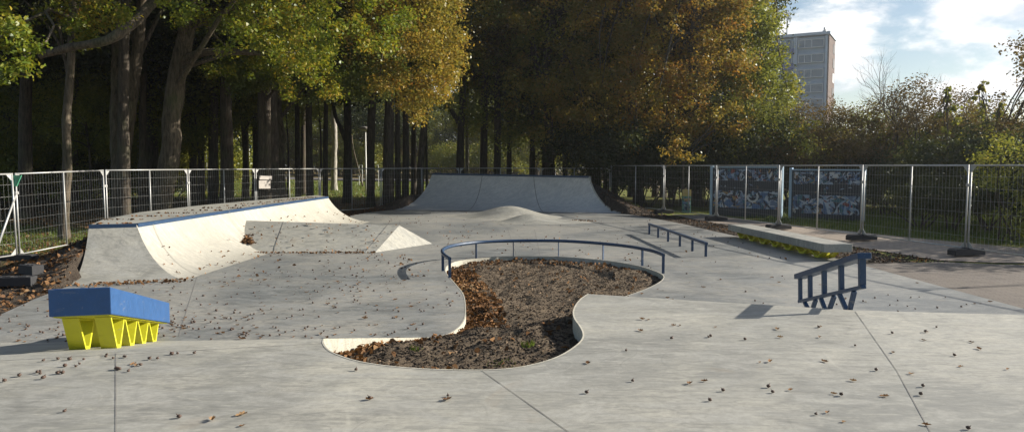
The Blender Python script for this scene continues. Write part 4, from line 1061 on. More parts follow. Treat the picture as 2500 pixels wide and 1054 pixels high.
# 3 thick leaning oak with the long bare branch reaching left
d3 = 25.5
big = region(3, [(395, -300), (1010, -300), (1000, 60), (900, 150), (830, 120), (760, 190), (640, 130), (560, 150), (470, 110), (395, 40)], 19.5, 26, 260, .22, .55)
big += region(4, [(640, 90), (840, 130), (820, 230), (700, 240), (620, 150)], 24, 27, 34, .22, .45)
big += region(5, [(130, -200), (400, -200), (400, 20), (260, 70), (215, 115), (130, 40)], 19.5, 22, 46, .2, .42)
big += region(6, [(480, 100), (620, 110), (640, 180), (500, 200)], 25.5, 28, 14, .2, .4)
T('oak_tree', 'thick leaning oak with sunlit yellow green crown and one long bare branch', upath(388, d3, [(396, 470), (412, 400), (420, 340), (418, 290), (432, 180), (452, 100), (462, 20), (470, -120)]), .37, .22, bark='bark', seed=13,
  clumps=big, leafargs=(1000, .088, M['leaf_front'], OAK), limbs=16,
  extra=[([Q(455, -70, d3), Q(400, -25, 23.5), Q(365, 15, 21.5), Q(330, 55, 20.5), Q(285, 88, 20), Q(250, 104, 20), Q(190, 112, 20), Q(140, 124, 20), Q(96, 136, 20)], .20, .10), ([Q(433, 170, d3), Q(445, 150, d3), Q(490, 125, 25), Q(600, 128, 25), Q(720, 132, 25)], .16, .07)])
# a second crown hanging before the middle trunks, leaves coloured as in shade
T('oak_tree', 'leafy oak whose low green boughs hang before the trunks in the middle of the wood', upath(640, 31, [(642, 350), (640, 200), (650, -60)]), .24, .16, seed=14,
  clumps=region(16, [(480, 60), (1010, 40), (960, 230), (880, 215), (800, 260), (700, 240), (640, 215), (560, 230), (500, 170)], 28, 31.5, 150, .25, .6) + region(17, [(760, 150), (980, 150), (985, 240), (900, 240), (860, 230), (760, 230)], 27.5, 29.5, 22, .35, .6), leafargs=(700, .10, M['leaf_shade'], OAK), limbs=12)
# middle line of trunks
def simple(px, d, w, label, crown, cz, bark='bark_dark', ways=None, seed=0, scale=1.0, extra=None, limbs=6, group=None, rot=0, top=-120):
    r_ = w / F * d / 2; g0 = gpt(px, d); cz = cz - 2.2
    ways = ways or [(px + rng.uniform(-4, 4), 300), (px + rng.uniform(-8, 8), 120), (px + rng.uniform(-10, 10), top)]
    return T('oak_tree', label, upath(px, d, ways), r_, r_ * .62, crown=crown, cz=cz, bark=bark, seed=seed, scale=scale, extra=extra, limbs=limbs, rot=rot, group=group)
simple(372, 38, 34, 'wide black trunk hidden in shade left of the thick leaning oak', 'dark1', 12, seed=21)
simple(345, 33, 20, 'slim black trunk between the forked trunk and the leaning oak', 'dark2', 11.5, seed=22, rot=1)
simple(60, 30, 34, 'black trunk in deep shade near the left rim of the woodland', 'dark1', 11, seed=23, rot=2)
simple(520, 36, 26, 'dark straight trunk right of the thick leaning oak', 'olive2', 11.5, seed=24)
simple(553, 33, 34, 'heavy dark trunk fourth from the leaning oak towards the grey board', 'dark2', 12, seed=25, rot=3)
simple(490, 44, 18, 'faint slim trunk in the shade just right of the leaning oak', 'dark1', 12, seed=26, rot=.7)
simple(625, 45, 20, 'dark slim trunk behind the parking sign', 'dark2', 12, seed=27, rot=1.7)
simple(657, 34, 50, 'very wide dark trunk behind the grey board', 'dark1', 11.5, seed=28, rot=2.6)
simple(688, 37, 24, 'twisted ivy clad trunk with a pale right edge beside the grey board', 'olive1', 11, bark='bark', seed=29, ways=[(684, 400), (682, 365), (688, 330), (681, 305), (676, 240), (690, 100), (690, -60)], rot=.4)
simple(727, 41, 14, 'slim dark trunk first right of the twisted trunk', 'olive2', 12, seed=30, rot=2.2)
simple(757, 39, 19, 'dark trunk second right of the twisted trunk', 'dark1', 12, seed=31, rot=1.1)
simple(794, 40, 13, 'thin dark trunk left of the pale sunlit trunk', 'dark2', 11.5, seed=32, rot=.3)
simple(816, 58, 15, 'pale sunlit trunk standing on the grass clearing', 'olive1', 13, bark='birch', seed=33, ways=[(815, 400), (818, 330), (812, 250), (815, 100)])  # sunlight on this trunk is painted by the pale bark
simple(847, 43, 21, 'dark trunk with a side limb forking left, just left of the lamp post', 'olive2', 13, seed=34, extra=[([Q(845, 345, 43), Q(832, 312, 43), Q(818, 285, 43), Q(812, 240, 43)], .14, .09)])
simple(948, 38, 28, 'thick black trunk right of the lamp post', 'olive2', 12.5, seed=35, ways=[(948, 350), (952, 250), (949, 170), (950, 0)], rot=.8)
simple(972, 40, 14, 'first of the paired black trunks left of the far quarter pipe', 'dark2', 12, seed=36, rot=1.9)
simple(989, 41, 17, 'second of the paired black trunks left of the far quarter pipe', 'dark1', 12, seed=37, rot=2.9)
simple(1024, 42, 18, 'leaning grey trunk at the left shoulder of the far quarter pipe', 'gold1', 12, seed=38, ways=[(1030, 350), (1042, 240), (1048, 160), (1052, 0)], bark='bark', rot=.2)
simple(1043, 46, 7, 'very thin dark stem beside the leaning grey trunk', 'olive1', 12, seed=39, rot=1.2)
simple(1122, 44, 20, 'dark trunk with a left side limb behind the far quarter pipe', 'gold1', 13, seed=40, ways=[(1124, 330), (1130, 250), (1130, 130), (1135, 0)], extra=[([Q(1120, 300, 44), Q(1105, 275, 44), Q(1088, 240, 44), Q(1078, 190, 44)], .16, .09)], rot=2)
simple(1141, 50, 10, 'lit slim trunk just right of the forked dark trunk behind the far ramp', 'olive2', 13.5, seed=41, bark='birch', rot=.9)  # lit look comes from the pale bark colour
simple(1213, 45, 18, 'dark trunk behind the middle of the far quarter pipe', 'brown1', 13, seed=42, rot=1.6)
simple(1243, 48, 13, 'slender dark trunk second behind the middle of the far quarter pipe', 'dark2', 12, seed=43, rot=.5)
simple(1172, 62, 6, 'thin leaning white birch stem beyond the far quarter pipe', None, 8, seed=44, bark='birch', ways=[(1173, 380), (1176, 330), (1178, 280)])
simple(895 - 8, 64, 4, 'thin bare sapling left of the lamp post', None, 8, seed=45, bark='bark', ways=[(861, 360), (859, 330)])
# golden foliage over the middle, sunlit
T('oak_tree', 'golden leaved tree lit by the sun above the dark trunks left of the far ramp', upath(905, 39, [(905, 300), (915, 150), (920, -100)]), .22, .16, bark='bark_dark', seed=51,
  clumps=region(7, [(830, -260), (1120, -260), (1120, 60), (1130, 190), (1085, 240), (1060, 280), (1015, 295), (960, 230), (900, 200), (850, 170)], 26.5, 32, 300, .28, .66), leafargs=(560, .11, M['leaf_gold'], HEX), limbs=14)
T('maple_tree', 'tall dull gold tree behind the left half of the far quarter pipe', upath(1180, 46, [(1182, 300), (1185, 150), (1190, -100)]), .24, .16, seed=52,
  clumps=region(8, [(1080, -300), (1330, -300), (1330, 100), (1300, 330), (1230, 360), (1100, 330), (1060, 200)], 40, 50, 140, .6, 1.2), leafargs=(260, .15, M['leaf_olive'], HEX), limbs=14)
T('maple_tree', 'tall brown leaved tree behind the right half of the far quarter pipe', upath(1345, 43, [(1340, 300), (1330, 120), (1360, -100)]), .30, .18, seed=53,
  clumps=region(9, [(1240, -300), (1560, -300), (1580, 100), (1560, 320), (1450, 350), (1300, 350), (1230, 290), (1250, 120)], 39, 46, 140, .55, 1.1), leafargs=(300, .14, M['leaf_gold'], HEX), limbs=18,
  extra=[([Q(1335, 250, 43), Q(1300, 120, 43), Q(1270, -60, 43)], .22, .12), ([Q(1338, 240, 43), Q(1400, 90, 42), Q(1430, -60, 42)], .2, .1)])
T('maple_tree', 'broad orange and gold maple beside the graffiti wall, largest crown in view', upath(1700, 37.5, [(1695, 300), (1690, 120), (1700, -150)]), .34, .22, seed=54,
  clumps=region(10, [(1510, -320), (1800, -320), (1830, -60), (1845, 120), (1840, 230), (1830, 270), (1800, 330), (1720, 380), (1640, 400), (1560, 370), (1500, 250), (1530, 60)], 34, 41, 250, .45, .95), leafargs=(380, .125, M['leaf_orange'], HEX), limbs=20)
T('maple_tree', 'brown shaded maple between the far quarter pipe and the orange maple', upath(1560, 40, [(1545, 300), (1540, 120), (1530, -150)]), .26, .2, seed=57,
  clumps=region(13, [(1400, -320), (1620, -320), (1660, 100), (1660, 330), (1560, 385), (1470, 365), (1390, 200)], 37.5, 42, 120, .5, .95), leafargs=(320, .13, M['leaf_gold'], HEX), limbs=12)
T('lime_tree', 'yellow green tree whose right edge stands before the tower block', upath(1850, 44, [(1848, 300), (1846, 100), (1850, -100)]), .28, .2, seed=55,
  clumps=region(11, [(1790, -300), (1870, -300), (1892, 0), (1900, 120), (1935, 190), (1930, 240), (1900, 290), (1870, 330), (1750, 340), (1760, 100)], 36.5, 41, 170, .4, .8), leafargs=(420, .14, M['leaf_olive'], HEX), limbs=12)
T('lime_tree', 'small bright leaved tree low before the right flank of the orange maple', upath(1668, 33, [(1668, 400), (1668, 370)]), .06, .04, seed=56,
  clumps=region(12, [(1610, 370), (1640, 340), (1700, 345), (1710, 385), (1690, 405), (1640, 400)], 31.5, 33, 12, .25, .45) + region(14, [(1740, 270), (1830, 250), (1830, 330), (1770, 350)], 33, 35, 12, .3, .6), leafargs=(520, .11, M['leaf_gold'], HEX), limbs=6)
# understorey behind the right fence: bushes and hedgerow
def shrub(px, d, crown, cz, scale, label, rot=0.0, name='shrub', group=None, sz=1.0):
    x = (px - 1250) / F * d; z = ground_h(x, d); root = empty(name, (x, d, z), label=label, cat='shrub', group=group)
    me, cl, Rx, Rz = CR[crown]; o = link(me, 'crown', root, (0, 0, cz - z)); o.rotation_euler = (0, 0, rot); o.scale = (scale, scale, scale * sz)
    b = MB(); rr = random.Random(int(px))
    for k in range(6):
        q = rr.choice(cl); limb(b, (rr.uniform(-.1, .1), rr.uniform(-.1, .1), -.1), (q[0] * scale, q[1] * scale, q[2] * scale * sz + cz - z), .035, .008, k + int(px))
    b.build('trunk', M['bark_dark'], root); return root
SH = [(1420, 40, 'shrubd', 2.6, 1.1, 'dark shrub behind the right part of the far quarter pipe'), (1490, 38.5, 'shrubd', 2.4, 1.0, 'dark shrub at the right shoulder of the far quarter pipe'), (1560, 36, 'shrubd', 2.3, 1.1, 'dark shrub in the shade under the orange maple'),
 (1640, 36, 'shrubd', 2.2, 1.05, 'dark shrub behind the small yellow green board'), (1720, 38, 'shrubd', 2.4, 1.15, 'dark shrub left behind the graffiti wall'), (1800, 36, 'shrubd', 3.0, 1.2, 'dark green shrub behind the left half of the graffiti wall'),
 (1870, 36, 'shrubg', 2.6, 1.1, 'green brown shrub rising behind the middle of the graffiti wall'), (1950, 36.5, 'shrubb', 2.5, 1.1, 'brown bush below the tower block'), (2040, 37, 'shrubb2', 2.1, 1.1, 'brown bush right under the brick side of the tower block'),
 (2110, 39, 'shrubg', 2.6, 1.05, 'brown bush left of the bare branched tree'), (2220, 36, 'shrubb2', 2.9, 1.15, 'tall rounded brown bush right of the bare branched tree'), (2300, 37, 'shrubb', 3.2, 1.1, 'reddish brown bush second right of the bare branched tree'),
 (2370, 35, 'shrubg', 2.0, 1.05, 'olive bush behind the young tree shoots'), (2440, 33, 'shrubb', 2.2, 1.1, 'dark bush near the right rim behind the ivy')]
for i, (px, d, c, cz, s, lab) in enumerate(SH): shrub(px, d, c, cz, s, lab, rot=i * 1.3)
# lower dark layer closing the hedge
for i in range(2, 15):
    px = 1330 + i * 84; d = 33.5 + (i % 3) * 1.2 if px > 2130 else 36.2 + (i % 3)
    shrub(px, d, 'shrubd', 1.25, .85, 'low dark bush in the row that closes the foot of the hedge', rot=i * .9, group='low bushes at the foot of the right hedge')
for i in range(12):
    px = 1700 + i * 75; shrub(px, 42 + (i % 2), 'shrubb' if i % 2 else 'shrubd', 1.9, 1.25, 'dark bush in the second row of the hedge', rot=i * 1.9, group='bushes in the second row of the hedge')
# tall hedge beyond the right rim that shades the grass behind the fence
for i, (x, y) in enumerate(((15.5, 17.6), (16.5, 19.6), (18.5, 21.2), (17.5, 23.6), (18.5, 26.0), (17.2, 28.3), (18.3, 30.6), (20.5, 24.5), (20.5, 28.5))):
    shrub(1250 + F * x / y, y, 'shrubd', 1.7, 1.05, 'dense dark hedge bush at the right rim of the grass', rot=i * 1.1, group='hedge bushes at the right rim of the grass')
# right rim tree
T('maple_tree', 'dark tree at the right rim standing taller than the hedge', upath(2520, 27, [(2515, 350), (2510, 250), (2515, 130)]), .10, .05, seed=61,
  clumps=region(21, [(2470, 95), (2560, 80), (2600, 400), (2420, 400), (2440, 300), (2430, 230), (2475, 190)], 26, 28.5, 46, .3, .6), leafargs=(330, .11, M['leaf_brown'], HEX), limbs=10)
# young shoots with big leaves
for k, (px, top, d, lab) in enumerate(((2312, 215, 31, 'slender young tree shoot, leftmost of three above the hedge'), (2398, 205, 30, 'slender young tree shoot with tiers of large leaves, middle of three'), (2440, 250, 29, 'slender young tree shoot, rightmost of three above the hedge'))):
    g0 = gpt(px, d); cl = []; rr = random.Random(k)
    for j in range(16):
        yy = top + j * 11 + rr.uniform(-4, 4); wv = 8 + j * 2.4; q = Q(px + rr.uniform(-wv, wv), yy, d + rr.uniform(-.3, .3)); cl.append((q.x, q.y, q.z, rr.uniform(.12, .22)))
    T('sapling', lab, [g0, Q(px + 2, 330, d), Q(px - 2, 270, d), Q(px, top, d)], .035, .01, seed=70 + k, clumps=cl, leafargs=(520, .17, M['leaf_olive'], HEX), limbs=10)
# bare tree
def twig_tree(px, d, label, seed, htop, spread):
    g0 = gpt(px, d); root = empty('bare_tree', g0, label=label, cat='tree'); b = MB(); r = random.Random(seed); base = Vector(g0)
    def grow(p, dr, L_, rad, lev):
        q = p + dr * L_; m_ = p.lerp(q, .5) + Vector((r.uniform(-1, 1), r.uniform(-1, 1), 0)) * L_ * .06
        b.tube([p, m_, q], [rad, rad * .8, rad * .6], 5 if lev < 2 else 3, cap=False)
        if lev >= 6: return
        for k in range(3 if lev in (1, 2, 3) else 2):
            a = Vector((r.gauss(0, 1), r.gauss(0, .6), r.gauss(.2, .6))).normalized(); n_ = (dr + a * spread).normalized(); n_.z = abs(n_.z) * .9 + .12
            grow(q if k else p.lerp(q, .7), n_.normalized(), L_ * r.uniform(.62, .85), rad * .58, lev + 1)
    grow(Vector((0, 0, -.1)), Vector((.02, 0, 1)), htop, .10, 0); b.build('trunk', M['bark_dark'], root)
twig_tree(2195, 36, 'bare branched tree rising thin and leafless from the hedge', 5, 2.4, .52)
twig_tree(2135, 37, 'smaller leafless tree left of the tall bare one', 9, 1.9, .62)
# sunlit ivy mass behind the right fence
cl = region(31, [(2395, 360), (2440, 330), (2560, 340), (2560, 560), (2470, 600), (2440, 520), (2395, 480), (2370, 430)], 18.5, 21, 60, .18, .42)
g0 = gpt(2470, 19.5); root = empty('ivy_bush', g0, label='straggling ivy covered bush lit green behind the right fence panel', cat='shrub')
link(crown_mesh('crown', [(x - g0.x, y - g0.y, z - g0.z, c) for x, y, z, c in cl], 620, .065, M['leaf_olive'], 77, HEX), 'crown', root)
b = MB()
for k in range(8): q = rng.choice(cl); limb(b, (rng.uniform(-.4, .4), 0, -.1), (q[0] - g0.x, q[1] - g0.y, q[2] - g0.z), .03, .008, 900 + k)
b.build('trunk', M['bark_dark'], root)
for i, (px, d) in enumerate(((2250, 24), (2330, 23), (2420, 22.5), (2490, 24), (2560, 22), (2160, 30), (2080, 33.5))):
    shrub(px, d, 'shrubd', .75, .55, 'low dark bush on the grass behind the right fence', rot=i, group='low bushes on the grass behind the right fence')
# understorey of small trees inside the wood
for i, (px, d_, zc, s_) in enumerate(((215, 33, 4.2, .55), (345, 42, 5.0, .7), (480, 37, 4.8, .55), (590, 40, 5.5, .6), (100, 40, 5.0, .7), (30, 37, 4.4, .6), (700, 46, 6.2, .6), (250, 48, 5.5, .8), (420, 50, 5.5, .8), (780, 47, 6.6, .5))):
    x = (px - 1250) / F * d_; z = ground_h(x, d_)
    T('young_tree', 'small understorey tree with thin foliage inside the wood', [(x, d_, z), (x + .2, d_, z + zc * .5), (x, d_, zc)], .07, .04, crown='olive2' if i % 3 else 'olive1', cz=zc, seed=500 + i, limbs=5, rot=i * 1.7, scale=s_, group='understorey trees in the wood')
# undergrowth inside the wood
UG = [(200, 40), (255, 44), (120, 38), (60, 42), (10, 36), (160, 52), (330, 50), (430, 48), (470, 56), (590, 70), (540, 60), (20, 52)]
for i, (px, d) in enumerate(UG):
    shrub(px, d, 'shrubo' if i % 3 else 'shrubd', ground_h((px - 1250) / F * d, d) + 1.2, .95, 'leafy undergrowth bush in the shaded wood on the left', rot=i * .7, group='undergrowth bushes in the left wood')
for i in range(24):
    px = 560 + i * 36 + rng.uniform(-12, 12); d = 92 + rng.uniform(-4, 10); x = (px - 1250) / F * d; s = rng.uniform(1.0, 1.9)
    shrub(px, d, 'shrubo' if i % 4 else 'shrubb', ground_h(x, d) + 1.3 * s, s, 'green bush on the leafy verge beyond the road', rot=i, group='bushes beyond the road')
for i in range(12):
    px = -20 + i * 50 + rng.uniform(-12, 12); d = 76 + rng.uniform(-3, 8); x = (px - 1250) / F * d; s = rng.uniform(1.0, 1.6)
    shrub(px, d, 'shrubo' if i % 2 else 'shrubd', ground_h(x, d) + 1.3 * s, s, 'dark bush beyond the road in the left wood', rot=i, group='bushes beyond the road in the left wood')
# deep forest trees
DF = []
rr = random.Random(17)
for i in range(64):
    d = rr.uniform(46, 74) if i < 22 else rr.uniform(88, 125); px = rr.uniform(-150, 520) if i < 22 else rr.uniform(-150, 1330); DF.append((px, d))
for i, (px, d) in enumerate(DF):
    x = (px - 1250) / F * d; z = ground_h(x, d); h = rr.uniform(6.5, 9.5); far_ = d > 80
    key = rr.choice(['olive1', 'olive2', 'olive1', 'dark1']) if far_ else rr.choice(['dark1', 'dark2', 'olive1'])
    T('forest_tree', 'distant tree in the wood beyond the road' if far_ else 'shaded tree deep in the wood on the left', [(x, d, z), (x + rr.uniform(-.4, .4), d, z + h * .5), (x + rr.uniform(-.8, .8), d, z + h)], rr.uniform(.16, .3), .12, crown=key, cz=z + h + rr.uniform(-1.8, .8), seed=200 + i, limbs=4, rot=rr.uniform(0, 6), scale=rr.uniform(1.0, 1.35), group='distant trees beyond the road' if far_ else 'shaded trees deep in the left wood')
# shading neighbours out of the frame but next to it: canopy above the frame
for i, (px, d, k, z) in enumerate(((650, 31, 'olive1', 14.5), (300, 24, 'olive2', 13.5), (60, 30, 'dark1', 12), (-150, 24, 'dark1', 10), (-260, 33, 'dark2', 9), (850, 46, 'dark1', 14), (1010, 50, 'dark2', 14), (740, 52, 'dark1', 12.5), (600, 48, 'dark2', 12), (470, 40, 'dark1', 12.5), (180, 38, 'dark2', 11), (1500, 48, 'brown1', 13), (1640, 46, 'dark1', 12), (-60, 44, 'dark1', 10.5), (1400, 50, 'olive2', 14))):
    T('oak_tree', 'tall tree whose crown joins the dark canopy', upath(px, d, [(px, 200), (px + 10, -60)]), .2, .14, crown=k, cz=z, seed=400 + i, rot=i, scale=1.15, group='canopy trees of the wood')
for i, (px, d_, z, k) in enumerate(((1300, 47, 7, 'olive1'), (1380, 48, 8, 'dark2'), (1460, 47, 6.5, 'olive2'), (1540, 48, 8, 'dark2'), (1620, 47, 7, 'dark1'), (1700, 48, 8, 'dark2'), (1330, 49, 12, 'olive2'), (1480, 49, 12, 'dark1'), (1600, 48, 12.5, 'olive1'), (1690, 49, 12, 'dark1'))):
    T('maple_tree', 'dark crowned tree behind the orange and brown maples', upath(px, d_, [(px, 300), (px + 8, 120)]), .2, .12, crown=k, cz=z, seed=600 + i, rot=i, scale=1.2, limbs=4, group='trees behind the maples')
# far treeline as one mass
r = np.random.default_rng(88); n = 52000
X = r.uniform(-150, 34, n); Z = r.uniform(0, 1, n) ** .8 * (17 + 3 * np.sin(X * .13)); Y = 132 + r.normal(size=n) * 3 + 5 * np.sin(X * .21) + (Z - 8) ** 2 * .03
Cn = np.stack([X, Y, Z], 1)
o = link(leaves('far_treeline', Cn, r.normal(size=(n, 3)) + np.array([0, -.4, .4]), .75, M['leaf_dark'], HEX, 89), 'far_treeline'); tag(o, 'distant dark wood closing the view beyond the road', 'trees', kind='stuff')
n = 26000; X = r.uniform(28, 150, n); Z = r.uniform(0, 1, n) * (5 + 1.5 * np.sin(X * .2)); Y = 92 + r.normal(size=n) * 3
o = link(leaves('far_treeline', np.stack([X, Y, Z], 1), r.normal(size=(n, 3)), .5, M['leaf_brown'], HEX, 90), 'far_treeline'); tag(o, 'distant low brown wood under the tower block', 'trees', kind='stuff')
CLOUD_LOC = (3.1, 1.7, 0); CLOUD_E = 11.5; SKY_S = .06; EXPO = .92
# ------------------------------------------------------------------ graffiti wall and boards
PAL = [(.38, .50, .66), (.62, .68, .76), (.12, .22, .42), (.03, .04, .07), (.48, .32, .15), (.30, .06, .05), (.07, .20, .25), (.22, .28, .42), (.75, .75, .75)]
for i, c in enumerate(PAL): M['g%d' % i] = flat('spray_paint', tuple(min(.9, x * .7) for x in c), .6, bump=5)
M['board'] = flat('dark_board', (.035, .04, .05), .7, bump=4); M['trim'] = flat('pale_blue_trim', (.30, .42, .52), .5)
def graff(b, x0, x1, z0, z1, n, seed, y=-.052):
    r = random.Random(seed); layer = 0
    for i in range(n):
        cx = r.uniform(x0, x1); cz = r.uniform(z0, z1); kind = r.random(); mi = r.choices(range(9), [4, 3.5, 4, 9, 2, 2, 2.5, 3, 1.6])[0]; s = (z1 - z0) * r.uniform(.10, .45)
        pts = []
        if kind < .45:            # slanted blade
            a = r.uniform(0, 3.14); w = s * r.uniform(.12, .35)
            ca, sa = math.cos(a), math.sin(a); pts = [(-s, -w * .3), (-s * .2, -w), (s, -w * .2), (s * .9, w * .4), (0, w), (-s * .8, w * .3)]
            pts = [(x * ca - z * sa, x * sa + z * ca) for x, z in pts]
        elif kind < .75:          # arc stroke
            a0 = r.uniform(0, 6.28); sp = r.uniform(1.5, 4.2); R1, R2 = s * .8, s * (.8 - r.uniform(.18, .35)); m_ = 7
            pts = [(R1 * math.cos(a0 + sp * k / m_), R1 * math.sin(a0 + sp * k / m_)) for k in range(m_ + 1)] + [(R2 * math.cos(a0 + sp * k / m_), R2 * math.sin(a0 + sp * k / m_)) for k in range(m_, -1, -1)]
        else:
            m_ = r.choice((3, 4, 5)); pts = [(s * r.uniform(.4, .9) * math.cos(6.28 * k / m_ + a_), s * r.uniform(.4, .9) * math.sin(6.28 * k / m_ + a_)) for a_ in (r.uniform(0, 2),) for k in range(m_)]
        P_ = [(min(max(cx + x, x0), x1), y - .0006 * (i % 40) - .0004, min(max(cz + z, z0), z1)) for x, z in pts]
        n_ = len(P_)
        if len(pts) == 16:
            b.add(P_, [(k, k + 1, 14 - k, 15 - k) for k in range(7)], mi)
        else: b.add(P_, [tuple(range(n_))], mi)
def gwall(a, c, ztop, label, seed):
    a = Vector(a); c = Vector(c); d = c - a; L_ = d.length; ang = math.atan2(d.y, d.x)
    root = empty('graffiti_wall', (a.x, a.y, ground_h(a.x, a.y) - .03), ang, label=label, cat='wall')
    b = MB()
    b.box((L_ / 2, 0, ztop / 2), (L_, .10, ztop)); b.build('board', M['board'], root)
    b = MB(); b.box((L_ / 2, -.0, ztop + .02), (L_ + .04, .16, .05)); b.build('top_trim', M['trim'], root)
    for x in (-.06, L_ + .06):
        b = MB(); b.box((x, 0, (ztop + .1) / 2), (.10, .14, ztop + .1)); b.build('post', M['trim'], root)
    b = MB(); graff(b, .05, L_ - .05, ztop - .52, ztop - .06, 190, seed); graff(b, .05, L_ - .05, ztop - 1.62, ztop - .92, 340, seed + 1)
    graff(b, .3, L_ - .3, ztop - .85, ztop - .6, 14, seed + 2, -.054)
    b.build('graffiti', [M['g%d' % i] for i in range(9)], root)
gA = Q(1742, 420, 30.5); gB = Q(1905, 420, 28.6); gC = Q(1936, 420, 28.3); gD = Q(2106, 420, 26.6)
gwall((gA.x, gA.y), (gB.x, gB.y), 1.97, 'left half of the dark graffiti covered wall behind the right fence', 5)
gwall((gC.x, gC.y), (gD.x, gD.y), 1.88, 'right half of the dark graffiti covered wall behind the right fence', 15)
q = Q(1676, 500, 31.5); root = empty('painted_board', (q.x, q.y, ground_h(q.x, q.y)), -.3, label='small board painted ochre above green under the orange maple', cat='board')
b = MB(); b.box((0, 0, .36), (.36, .05, .72)); M['gr'] = flat('green_paint', (.08, .22, .15), .6); b.build('lower_panel', M['gr'], root)
b = MB(); b.box((0, 0, .86), (.36, .052, .28)); M['oc'] = flat('ochre_paint', (.40, .30, .10), .6); b.build('upper_panel', M['oc'], root)
b = MB(); graff(b, -.17, .17, .1, .7, 26, 8, -.028); b.build('graffiti', [M['g%d' % i] for i in range(9)], root)
# grey board on the left fence
a = Vector(fenceL[5]); c = Vector(fenceL[6]); q = Q(648, 440, 27.9)
root = empty('notice_board', (q.x, q.y - .12, .0), math.atan2(c.y - a.y, c.x - a.x), label='plain weathered grey board fixed to the left fence', cat='board')
z1 = Q(648, 430, 27.9).z; z2 = Q(648, 460, 27.9).z; w = 36 / F * 28 * 1.12
b = MB(); b.box((0, 0, (z1 - .16 + z2) / 2), (w, .03, z1 - .16 - z2), rot=Matrix.Rotation(.02, 3, 'Y')); b.build('panel', M['wood'], root)
b = MB(); b.box((.03, -.03, z1 - .06), (w * 1.08, .035, .14), rot=Matrix.Rotation(.03, 3, 'Y')); b.build('cross_board', M['wood'], root)
# ------------------------------------------------------------------ lamp, signs, frames, car
def onground(px, d): x = (px - 1250) / F * d; return Vector((x, d, ground_h(x, d)))
g0 = onground(894, 52); top = Q(894, 318, 52).z - g0.z
root = empty('street_lamp', g0, label='pale street lamp with a flat disc head on the grass clearing', cat='street lamp')
b = MB(); b.tube([(0, 0, 0), (0, 0, 1.0), (0, 0, top)], [.085, .06, .045], 10); b.build('pole', M['white'], root)
b = MB(); b.tube([(0, 0, top - .05), (0, 0, top + .02), (0, 0, top + .10), (0, 0, top + .22), (0, 0, top + .26)], [.10, .42, .50, .30, .05], 18); b.build('lamp_head', M['wood'], root)
M['signblue'] = flat('sign_blue', (.02, .09, .30), .4); M['signwhite'] = flat('sign_white', (.8, .8, .8), .5)
# parking sign: P above, P-disc symbol below
g0 = onground(611, 60); z1, z2 = Q(611, 345, 60).z - g0.z, Q(611, 363, 60).z - g0.z
root = empty('parking_sign', g0, label='blue parking sign on a slim pole at the road', cat='sign')
b = MB(); b.tube([(0, 0, 0), (0, 0, z1)], .035, 8); b.build('pole', M['galv'], root)
b = MB(); b.box((.0, -.05, (z1 + z2) / 2), (.36, .03, z1 - z2)); b.build('plate', M['signblue'], root)
b = MB(); hh = z1 - z2
for cz in (z1 - hh * .25, z1 - hh * .75):
    ring_ = [(.085 * math.cos(t * .524), .085 * math.sin(t * .524)) for t in range(12)]; inn_ = [(x * .5, z * .5) for x, z in ring_]
    b.add([(x, -.068, cz + z) for x, z in ring_] + [(x, -.068, cz + z) for x, z in inn_], [(k, (k + 1) % 12, 12 + (k + 1) % 12, 12 + k) for k in range(12)])
b.box((-.10, -.068, z1 - hh * .28), (.03, .004, .22)); b.build('symbol', M['signwhite'], root)
def pole_sign(px, d, ytop, w, h, plate, lab, tri=False):
    g0 = onground(px, d); zt = Q(px, ytop, d).z - g0.z; root = empty('road_sign', g0, label=lab, cat='sign')
    b = MB(); b.tube([(0, 0, 0), (0, 0, zt)], .04, 8); b.build('pole', M['galv'], root)
    if w:
        b = MB()
        if tri: b.add([(-w / 2, -.06, zt - h), (w / 2, -.06, zt - h), (0, -.06, zt), (-w / 2, -.03, zt - h), (w / 2, -.03, zt - h), (0, -.03, zt)], [(0, 1, 2), (5, 4, 3), (0, 3, 4, 1), (1, 4, 5, 2), (2, 5, 3, 0)])
        else: b.box((w / 2 - .02 if w < .3 else 0, -.05, zt - h / 2), (w, .03, h))
        b.build('plate', plate, root)
pole_sign(387, 40, 326, .0, .0, None, 'pale pole in the shade left of the leaning oak')
pole_sign(340, 42, 330, .22, .5, M['white'], 'grey plate on a pole behind the forked trunk')
pole_sign(506, 55, 345, .36, .55, M['signwhite'], 'small white sign standing in the shade right of the leaning oak', True)
pole_sign(462, 60, 336, .8, .3, M['oc'], 'faint yellow plate deep in the shade right of the leaning oak')
for px, d, w, ys_, lab in ((881, 66, 8, (403, 428), 'small white frame left of the lamp post near the road'), (917, 62, 14, (404, 428), 'larger white frame on two legs right of the lamp post')):
    g0 = onground(px, d); sc = d / F; z0 = Q(px, ys_[0], d).z - g0.z; zb = z0 - 11 * sc; root = empty('white_frame', g0, label=lab, cat='frame'); b = MB(); hw = w / 2 * sc
    b.bar((-hw, 0, z0), (hw, 0, z0), .06, .06); b.bar((-hw, 0, zb), (hw, 0, zb), .06, .06); b.build('rail', M['signwhite'], root)
    for s_ in (-1, 1):
        b = MB(); b.box((s_ * hw, -.01, z0 / 2), (.06, .06, z0 + .04)); b.build('leg', M['signwhite'], root)
